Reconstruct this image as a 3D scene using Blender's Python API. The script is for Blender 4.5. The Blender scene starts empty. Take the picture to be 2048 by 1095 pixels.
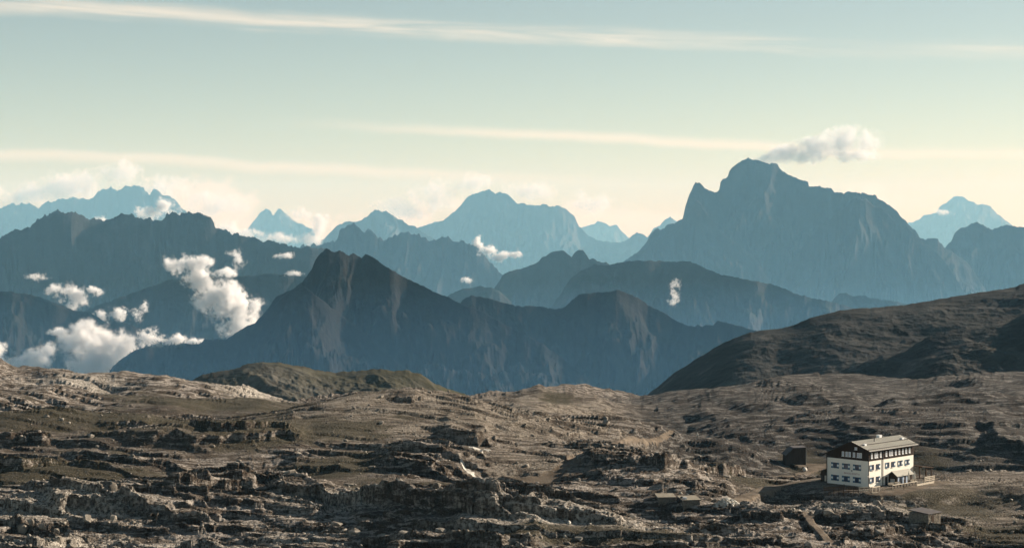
import bpy, math, random
import numpy as np
from mathutils import Vector, Matrix

# ------------------------------------------------------------------ camera
S = bpy.context.scene
COL = S.collection
F = 3822.0                                  # focal length in photo pixels (2048 wide), 30 degrees across
PITCH = (547.5 - 450.0) / F                 # horizon lies on photo row 450
CP, SP = math.cos(PITCH), math.sin(PITCH)
cam_d = bpy.data.cameras.new('camera')
cam_d.sensor_width = 36.0
cam_d.angle = 2 * math.atan(1024 / F)
cam_d.clip_start = 1.0
cam_d.clip_end = 120000.0
cam = bpy.data.objects.new('camera', cam_d)
cam.rotation_euler = (math.pi / 2 - PITCH, 0, 0)
COL.objects.link(cam)
S.camera = cam

# ------------------------------------------------------------------ light
SUN_AZ, SUN_EL = math.radians(66), math.radians(23)      # azimuth clockwise from the view direction (+Y)
SUN_STRENGTH = 5.0
SKY_STRENGTH = 0.056
EXPOSURE = 1.02
SKY_TINT = (1.15, 0.97, 0.73)
sd = bpy.data.lights.new('sun', 'SUN')
sd.energy = SUN_STRENGTH
sd.angle = math.radians(0.5)
sd.color = (1.0, 0.89, 0.75)
sun = bpy.data.objects.new('sun', sd)
sdir = Vector((math.sin(SUN_AZ) * math.cos(SUN_EL), math.cos(SUN_AZ) * math.cos(SUN_EL), math.sin(SUN_EL)))
sun.rotation_euler = sdir.to_track_quat('Z', 'Y').to_euler()
sun.location = (800, 300, 900)
COL.objects.link(sun)


class NT:
    """small node-tree writer"""
    def __init__(s, tree):
        s.t = tree
        s.n = tree.nodes
        s.l = tree.links
        s.n.clear()

    def add(s, typ, **kw):
        n = s.n.new(typ)
        for k, v in kw.items():
            setattr(n, k, v)
        return n

    def put(s, inp, v):
        if v is None:
            return
        if hasattr(v, 'is_output'):
            s.l.new(v, inp)
        else:
            try:
                inp.default_value = v
            except Exception:
                inp.default_value = (*v, 1.0)

    def m(s, op, a, b=None, c=None, clamp=False):
        n = s.add('ShaderNodeMath', operation=op, use_clamp=clamp)
        for i, v in enumerate((a, b, c)):
            s.put(n.inputs[i], v)
        return n.outputs[0]

    def v(s, op, a, b=None, scale=None):
        n = s.add('ShaderNodeVectorMath', operation=op)
        s.put(n.inputs[0], a)
        if b is not None:
            s.put(n.inputs[1], b)
        if scale is not None:
            s.put(n.inputs['Scale'], scale)
        return n.outputs['Value'] if op in ('LENGTH', 'DISTANCE', 'DOT_PRODUCT') else n.outputs[0]

    def noise(s, vec, scale, detail=4, rough=0.55, lac=2.0, dist=0.0):
        n = s.add('ShaderNodeTexNoise')
        s.put(n.inputs['Vector'], vec)
        n.inputs['Scale'].default_value = scale
        n.inputs['Detail'].default_value = detail
        n.inputs['Roughness'].default_value = rough
        n.inputs['Lacunarity'].default_value = lac
        n.inputs['Distortion'].default_value = dist
        return n.outputs['Fac']

    def ramp(s, x, lo, hi, a=0.0, b=1.0, smooth=True):
        n = s.add('ShaderNodeMapRange', interpolation_type='SMOOTHSTEP' if smooth else 'LINEAR')
        n.clamp = True if not smooth else n.clamp
        s.put(n.inputs['Value'], x)
        for k, v in (('From Min', lo), ('From Max', hi), ('To Min', a), ('To Max', b)):
            n.inputs[k].default_value = v
        return n.outputs['Result']

    def mix(s, f, a, b, blend='MIX'):
        n = s.add('ShaderNodeMix', data_type='RGBA', blend_type=blend)
        s.put(n.inputs[0], f)
        for i, v in ((6, a), (7, b)):
            s.put(n.inputs[i], (*v, 1.0) if isinstance(v, tuple) and len(v) == 3 else v)
        return n.outputs[2]

    def sep(s, vec):
        n = s.add('ShaderNodeSeparateXYZ')
        s.put(n.inputs[0], vec)
        return n.outputs

    def comb(s, x, y, z):
        n = s.add('ShaderNodeCombineXYZ')
        for i, v in enumerate((x, y, z)):
            s.put(n.inputs[i], v)
        return n.outputs[0]


# ------------------------------------------------------------------ sky
W = bpy.data.worlds.new('World')
S.world = W
W.use_nodes = True
w = NT(W.node_tree)
sky = w.add('ShaderNodeTexSky', sky_type='NISHITA')
sky.sun_disc = False
sky.sun_elevation = SUN_EL
sky.sun_rotation = SUN_AZ
sky.altitude = 2600
sky.air_density = 1.0
sky.dust_density = 1.6
sky.ozone_density = 1.0
dirv = w.add('ShaderNodeTexCoord').outputs['Generated']
dx, dy, dz = w.sep(dirv)
azi = w.m('ARCTAN2', dx, dy)
ele = w.m('ARCSINE', dz)
skyc = w.mix(1.0, sky.outputs['Color'], SKY_TINT, 'MULTIPLY')
# high cirrus: streaks drawn out along a slightly tilted line, all round the sky
u = w.comb(w.m('MULTIPLY', azi, 3.0), w.m('MULTIPLY', w.m('ADD', ele, w.m('MULTIPLY', azi, 0.043)), 60.0), 0.0)
wisp = w.noise(u, 2.2, 7, 0.6, dist=0.5)
warp = w.m('MULTIPLY', w.m('SUBTRACT', w.noise(w.comb(azi, 0, 0), 9.0, 3), 0.5), 0.012)
v = w.m('ADD', w.m('ADD', ele, w.m('MULTIPLY', azi, 0.048)), warp)


def band(center, up, down, a0, a1, fade0, fade1, gain, gate=(0.25, 0.6)):
    hi = w.ramp(v, center, center + up, 1.0, 0.0)
    lo = w.ramp(v, center - down, center, 0.0, 1.0)
    m = w.m('MULTIPLY', hi, lo)
    m = w.m('MULTIPLY', m, w.ramp(azi, a0, a0 + fade0, 0.0, 1.0))
    m = w.m('MULTIPLY', m, w.ramp(azi, a1 - fade1, a1, 1.0, 0.0))
    m = w.m('MULTIPLY', m, w.ramp(wisp, gate[0], gate[1]))
    return w.m('MULTIPLY', m, gain)


b1 = band(0.0985, 0.0085, 0.0060, -0.62, 0.55, 0.30, 0.55, 0.9, (0.30, 0.72))
b2 = band(0.0470, 0.0050, 0.0040, -0.14, 0.50, 0.16, 0.2, 0.75, (0.15, 0.55))
b3 = band(0.0250, 0.0040, 0.006, -0.50, 0.10, 0.10, 0.2, 0.6, (0.15, 0.55))
# far cumulus standing on the horizon
cu = w.noise(w.comb(w.m('MULTIPLY', azi, 1.0), w.m('MULTIPLY', ele, 1.25), 3.7), 26.0, 7, 0.6)
top = w.ramp(ele, -0.006, 0.034, 0.10, -0.20, False)
cum = w.ramp(w.m('ADD', cu, top), 0.47, 0.58)
cum = w.m('MULTIPLY', cum, w.ramp(ele, 0.022, 0.042, 0.8, 0.0))
cl = w.m('MAXIMUM', w.m('MAXIMUM', b1, b2), w.m('MAXIMUM', b3, w.m('MULTIPLY', cum, 0.95)))
lift = w.mix(1.0, skyc, (1.30, 1.10, 1.0), 'MULTIPLY')
lift = w.mix(0.6, lift, (10.5, 8.9, 7.0))
skyc = w.mix(cl, skyc, lift)
bg = w.add('ShaderNodeBackground')
w.put(bg.inputs['Color'], skyc)
bg.inputs['Strength'].default_value = SKY_STRENGTH
wo = w.add('ShaderNodeOutputWorld')
w.l.new(bg.outputs[0], wo.inputs['Surface'])

# ------------------------------------------------------------------ render settings
S.render.engine = 'CYCLES'
S.view_settings.view_transform = 'Standard'
S.view_settings.look = 'None'
S.view_settings.gamma = 1.0
S.view_settings.use_curve_mapping = False
S.view_settings.exposure = EXPOSURE
cy = S.cycles
cy.use_denoising = True
cy.denoiser = 'OPENIMAGEDENOISE'
cy.max_bounces = 6
cy.diffuse_bounces = 2
cy.glossy_bounces = 2
cy.transmission_bounces = 2
cy.volume_bounces = 4
cy.transparent_max_bounces = 8
cy.volume_step_rate = 0.5
cy.volume_max_steps = 256
cy.sample_clamp_indirect = 6.0
cy.caustics_reflective = False
cy.caustics_refractive = False


# ------------------------------------------------------------------ helpers
def tag(o, label=None, cat=None, group=None, kind=None):
    for k, val in (('label', label), ('category', cat), ('group', group), ('kind', kind)):
        if val:
            o[k] = val
    return o


def link(name, me, mat=None, parent=None):
    if mat is not None:
        me.materials.append(mat)
    o = bpy.data.objects.new(name, me)
    COL.objects.link(o)
    if parent is not None:
        o.parent = parent
    return o


def empty(name, loc, rotz=0.0):
    o = bpy.data.objects.new(name, None)
    o.empty_display_size = 0.5
    o.location = loc
    o.rotation_euler = (0, 0, rotz)
    COL.objects.link(o)
    return o


def px(x, y):
    """direction (not unit; y component 1) for a photo pixel"""
    cx, cyy = (np.asarray(x, float) - 1024.0) / F, -(np.asarray(y, float) - 547.5) / F
    fy = CP + cyy * SP
    fz = -SP + cyy * CP
    return cx / fy, fz / fy                      # slope across, slope up, per metre of depth


def at(x, y, depth):
    sx, sz = px(x, y)
    return Vector((float(sx * depth), depth, float(sz * depth)))


def hash2(ix, iy, seed):
    h = (ix.astype(np.int64) * 374761393 + iy.astype(np.int64) * 668265263 + seed * 974634533) & 0xFFFFFFFF
    h = ((h ^ (h >> 13)) * 1274126177) & 0xFFFFFFFF
    h = h ^ (h >> 16)
    return (h & 0xFFFF).astype(np.float32) / 65535.0


def vnoise(x, y, seed=0):
    ix, iy = np.floor(x), np.floor(y)
    fx, fy = (x - ix).astype(np.float32), (y - iy).astype(np.float32)
    ix, iy = ix.astype(np.int64), iy.astype(np.int64)
    ux = fx * fx * fx * (fx * (fx * 6 - 15) + 10)
    uy = fy * fy * fy * (fy * (fy * 6 - 15) + 10)
    a, b = hash2(ix, iy, seed), hash2(ix + 1, iy, seed)
    c, d = hash2(ix, iy + 1, seed), hash2(ix + 1, iy + 1, seed)
    return (a + (b - a) * ux) * (1 - uy) + (c + (d - c) * ux) * uy - 0.5


def fbm(x, y, octaves=4, seed=0, gain=0.5):
    s, a = 0.0, 1.0
    ca, sa = 0.8, 0.6
    for i in range(octaves):
        s = s + a * vnoise(x, y, seed + i * 17)
        x, y = (x * ca - y * sa) * 2.03 + 5.1, (x * sa + y * ca) * 2.03 - 3.7
        a *= gain
    return s


def ridged(x, y, octaves=4, seed=0, gain=0.5):
    s, a = 0.0, 1.0
    ca, sa = 0.8, 0.6
    for i in range(octaves):
        s = s + a * (1 - 4 * np.abs(vnoise(x, y, seed + i * 17)))
        x, y = (x * ca - y * sa) * 2.03 + 5.1, (x * sa + y * ca) * 2.03 - 3.7
        a *= gain
    return s


def sstep(a, b, x):
    t = np.clip((x - a) / (b - a), 0, 1)
    return t * t * (3 - 2 * t)


def grid_mesh(name, P, mask=None):
    """mesh from an (n, m, 3) grid of points; mask (n-1, m-1) keeps faces"""
    n, m = P.shape[:2]
    idx = np.arange(n * m).reshape(n, m)
    q = np.stack([idx[:-1, :-1], idx[1:, :-1], idx[1:, 1:], idx[:-1, 1:]], -1)
    q = q[mask] if mask is not None else q.reshape(-1, 4)
    used = np.zeros(n * m, bool)
    used[q.ravel()] = True
    remap = np.cumsum(used) - 1
    q = remap[q].astype(np.int32)
    V = P.reshape(-1, 3)[used].astype(np.float32)
    me = bpy.data.meshes.new(name)
    me.vertices.add(len(V))
    me.vertices.foreach_set('co', V.ravel())
    me.loops.add(len(q) * 4)
    me.loops.foreach_set('vertex_index', q.ravel())
    me.polygons.add(len(q))
    me.polygons.foreach_set('loop_start', np.arange(0, len(q) * 4, 4, dtype=np.int32))
    me.polygons.foreach_set('loop_total', np.full(len(q), 4, np.int32))
    me.polygons.foreach_set('use_smooth', np.ones(len(q), bool))
    me.update(calc_edges=True)
    me.validate()
    return me, used


def attr(me, name, vals):
    a = me.attributes.new(name, 'FLOAT', 'POINT')
    a.data.foreach_set('value', np.ascontiguousarray(vals, np.float32))


# ------------------------------------------------------------------ materials
def new_mat(name):
    m = bpy.data.materials.new(name)
    m.use_nodes = True
    return m, NT(m.node_tree)


def finish(n, color, rough=0.9, bump=None, bump_dist=0.2, bump_str=1.0, spec=0.2, metal=0.0):
    b = n.add('ShaderNodeBsdfPrincipled')
    n.put(b.inputs['Base Color'], color)
    n.put(b.inputs['Roughness'], rough)
    b.inputs['Specular IOR Level'].default_value = spec
    b.inputs['Metallic'].default_value = metal
    if bump is not None:
        bp = n.add('ShaderNodeBump')
        bp.inputs['Distance'].default_value = bump_dist
        bp.inputs['Strength'].default_value = bump_str
        n.put(bp.inputs['Height'], bump)
        n.l.new(bp.outputs[0], b.inputs['Normal'])
    o = n.add('ShaderNodeOutputMaterial')
    n.l.new(b.outputs[0], o.inputs['Surface'])
    return b


def mountain_mat(name, rock, pale, green, scale, green_lo, green_hi, green_slope=0.62, pale_amt=0.5, bump=8.0):
    """bare rock with paler scars; turf and scrub where it is not too steep and below green_hi"""
    m, n = new_mat(name)
    geo = n.add('ShaderNodeNewGeometry')
    pos = geo.outputs['Position']
    nz = n.sep(geo.outputs['Normal'])[2]
    z = n.sep(pos)[2]
    streak = n.v('MULTIPLY', pos, (1, 1, 0.9))
    n1 = n.noise(streak, scale, 6, 0.6)
    n2 = n.noise(pos, scale * 5, 5, 0.6)
    n3 = n.noise(pos, scale * 0.35, 3, 0.5)
    c = n.mix(n.m('MULTIPLY', n.ramp(n1, 0.5, 0.72), pale_amt), rock, pale)
    c = n.mix(n.ramp(n2, 0.3, 0.75, 0.0, 0.5), c, tuple(k * 0.55 for k in rock))
    g = n.m('ADD', nz, n.m('MULTIPLY', n.m('SUBTRACT', n2, 0.5), 0.5))
    g = n.ramp(g, green_slope - 0.12, green_slope + 0.12)
    zz = n.m('ADD', z, n.m('MULTIPLY', n.m('SUBTRACT', n3, 0.5), (green_hi - green_lo) * 1.2))
    g = n.m('MULTIPLY', g, n.ramp(zz, green_lo, green_hi, 1.0, 0.0))
    g2 = n.mix(n.ramp(n1, 0.35, 0.65), tuple(k * 0.6 for k in green), green)
    c = n.mix(g, c, g2)
    h = n.m('ADD', n1, n.m('MULTIPLY', n2, 0.35))
    finish(n, c, 0.95, h, bump, 0.7, 0.1)
    return m


# ------------------------------------------------------------------ the air: one closed box round everything
def box_mesh(name, lo, hi):
    x0, y0, z0 = lo
    x1, y1, z1 = hi
    vs = [(x0, y0, z0), (x1, y0, z0), (x1, y1, z0), (x0, y1, z0), (x0, y0, z1), (x1, y0, z1), (x1, y1, z1), (x0, y1, z1)]
    fs = [(0, 3, 2, 1), (4, 5, 6, 7), (0, 1, 5, 4), (1, 2, 6, 5), (2, 3, 7, 6), (3, 0, 4, 7)]
    me = bpy.data.meshes.new(name)
    me.from_pydata(vs, [], fs)
    return me


KD = 1.5                                    # stretch of the far distances
FLOOR_Z = -1650.0
hm, n = new_mat('haze')
pv = n.add('ShaderNodeVolumePrincipled')
pv.inputs['Color'].default_value = (0.33, 0.71, 1.0, 1)
pv.inputs['Absorption Color'].default_value = (1, 1, 1, 1)
pv.inputs['Density'].default_value = 2.3e-5
pv.inputs['Anisotropy'].default_value = 0.0
ho = n.add('ShaderNodeOutputMaterial')
n.l.new(pv.outputs[0], ho.inputs['Volume'])
haze = link('haze', box_mesh('haze', (-24000, -4000, FLOOR_Z - 2), (24000, 54000, 1150)), hm)
tag(haze, 'pale blue air haze filling the valleys between the mountains', kind='stuff')

mm, n = new_mat('valley_mist')
pv = n.add('ShaderNodeVolumePrincipled')
pv.inputs['Color'].default_value = (0.22, 0.55, 1.0, 1)
pv.inputs['Absorption Color'].default_value = (1, 1, 1, 1)
pv.inputs['Density'].default_value = 1.05e-4
mo = n.add('ShaderNodeOutputMaterial')
n.l.new(pv.outputs[0], mo.inputs['Volume'])


def wedge(lo, hi, z_near, z_far):
    me = box_mesh('valley_mist', lo, hi)
    for v_ in me.vertices:
        if v_.co.z > lo[2] + 1:
            v_.co.z = z_near if v_.co.y < (lo[1] + hi[1]) / 2 else z_far
    return me


for lo, hi, zn, zf, lab in (
        ((-1300, 1760, -1380), (1300, 2700, 0), -140, -80, 'blue mist lying low in the valley before the sharp dark peak'),
        ((0, 5800, -1380), (3200, 7000, 0), -470, -200, 'blue mist lying between the dark grassy-topped ridge and the wooded ridge behind it'),
        ((-6500, 12800, -1380), (6500, 13900, 0), -900, 60, 'pale blue mist lying at the foot of the huge massif')):
    tag(link('valley_mist', wedge(lo, hi, zn, zf), mm), lab, kind='stuff')

# ------------------------------------------------------------------ valley floor out to the last range
vf_mat = mountain_mat('valley_forest', (0.06, 0.07, 0.06), (0.10, 0.10, 0.08), (0.03, 0.05, 0.035), 0.004, -2000, 2000, 0.2)
gx, gy = np.meshgrid(np.linspace(-21000, 21000, 90), np.linspace(-3500, 53000, 130))
gz = FLOOR_Z + 90 * (fbm(gx / 2500, gy / 2500, 4, 3) + 0.9)
me, _ = grid_mesh('valley_floor', np.stack([gx, gy, gz], -1).transpose(1, 0, 2))
tag(link('valley_floor', me, vf_mat), 'deep forested valley floor far below the rocky plateau', kind='structure')

# ------------------------------------------------------------------ mountains
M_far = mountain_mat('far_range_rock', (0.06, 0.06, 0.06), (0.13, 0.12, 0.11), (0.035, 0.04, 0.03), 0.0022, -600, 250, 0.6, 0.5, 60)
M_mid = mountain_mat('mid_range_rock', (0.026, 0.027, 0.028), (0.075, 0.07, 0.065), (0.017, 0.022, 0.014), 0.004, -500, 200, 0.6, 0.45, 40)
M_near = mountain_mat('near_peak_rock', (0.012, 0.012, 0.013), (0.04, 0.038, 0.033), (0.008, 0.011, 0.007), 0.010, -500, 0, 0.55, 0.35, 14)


def mountain(pts, D, label, mat, step=2.0, rows=90, steep=1.25, jag=1.0, seed=1, spur=0.16, cliff=0.0, tail=260, name='mountain', base=None, back=1.0):
    pts = sorted(pts)
    xs = np.array([p[0] for p in pts], float)
    ys = np.array([p[1] for p in pts], float)
    c = np.arange(xs[0] - tail, xs[-1] + tail + step, step)
    y = np.interp(c, xs, ys)
    # the ends run down into the valley
    y = y + np.where(c < xs[0], (xs[0] - c) ** 1.15 * 0.85, 0) + np.where(c > xs[-1], (c - xs[-1]) ** 1.15 * 0.85, 0)
    jn = (fbm(c / 11.0, c * 0 + seed, 5, seed, 0.68) * 5.0 + np.minimum(0, ridged(c / 7.0, c * 0 + seed, 2, seed + 2)) * 1.2) * jag
    ker = np.exp(-np.linspace(-2, 2, int(70 / step) | 1) ** 2)
    ysm = np.convolve(np.pad(y, len(ker) // 2, mode='edge'), ker / ker.sum(), 'valid') + 6
    sx, sz = px(c, y + jn)
    szs = px(c, ysm)[1]
    base = FLOOR_Z + 30 if base is None else base
    R = (np.maximum(sz * D, base + 20) - base).max()
    t = np.concatenate([-np.linspace(1, 0.12, 6), np.linspace(0, 1, rows) ** 1.35])[:, None]
    ta = np.abs(t)
    front = (t > 0)
    Lf = R * steep * 0.74
    wx = sx[None, :] * D
    bl = np.clip(ta * 9.0, 0, 1)
    zc = np.maximum((sz[None, :] * (1 - bl) + szs[None, :] * bl) * D, base + 20)
    rel = zc - base
    # crest line wanders in depth
    wob = R * 0.10 * fbm(c / 120.0, c * 0 + 7.7, 3, seed + 5)
    dep = D + wob[None, :] - np.where(front, ta * Lf, -ta * R * back)
    prof = (1 - cliff) * ta ** 0.9 + cliff * (0.62 * (1 - np.exp(-ta * 7)) + 0.38 * ta)
    z = zc - rel * prof
    # spurs and gullies running down the face, swinging to one side
    gu = wx / (R * 0.22) + ta * (2.6 + 1.2 * np.sin(seed * 2.1)) + 0.8 * fbm(wx / R, ta * 2 + wx * 0, 3, seed + 41)
    rid = ridged(gu + 0.6 * fbm(wx / R * 4, ta * 4 + wx * 0, 4, seed + 3), ta * 5.0 + wx * 0 + 0.5 * fbm(wx / R * 5, ta * 5, 3, seed + 4), 6, seed + 11, 0.6)
    amp = R * spur * np.minimum(1, ta * 5.0) * (1 - 0.3 * ta)
    z = z + np.where(front, amp * (rid - 1.0) * 0.6, 0)
    dep = dep - np.where(front, amp * (rid - 0.6) * 0.8, 0)
    fine = fbm(wx / (R * 0.06), (dep - D) / (R * 0.05), 5, seed + 23, 0.65)
    z = z + np.where(front, R * 0.034 * fine * np.minimum(1, ta * 12), 0)
    # keep the skyline where it is: crest points keep their own slope of sight
    X = sx[None, :] * dep
    z = np.where(ta < 1e-9, sz[None, :] * dep, z)
    lim = sz[None, :] * dep - (ta * R * 0.02)
    z = np.minimum(z, lim)
    z = np.maximum(z, base - 60)
    P = np.stack([X, dep, z], -1)
    me, _ = grid_mesh(name, P[::-1].transpose(1, 0, 2)[::-1])
    o = link(name, me, mat)
    return tag(o, label, kind='structure')


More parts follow.
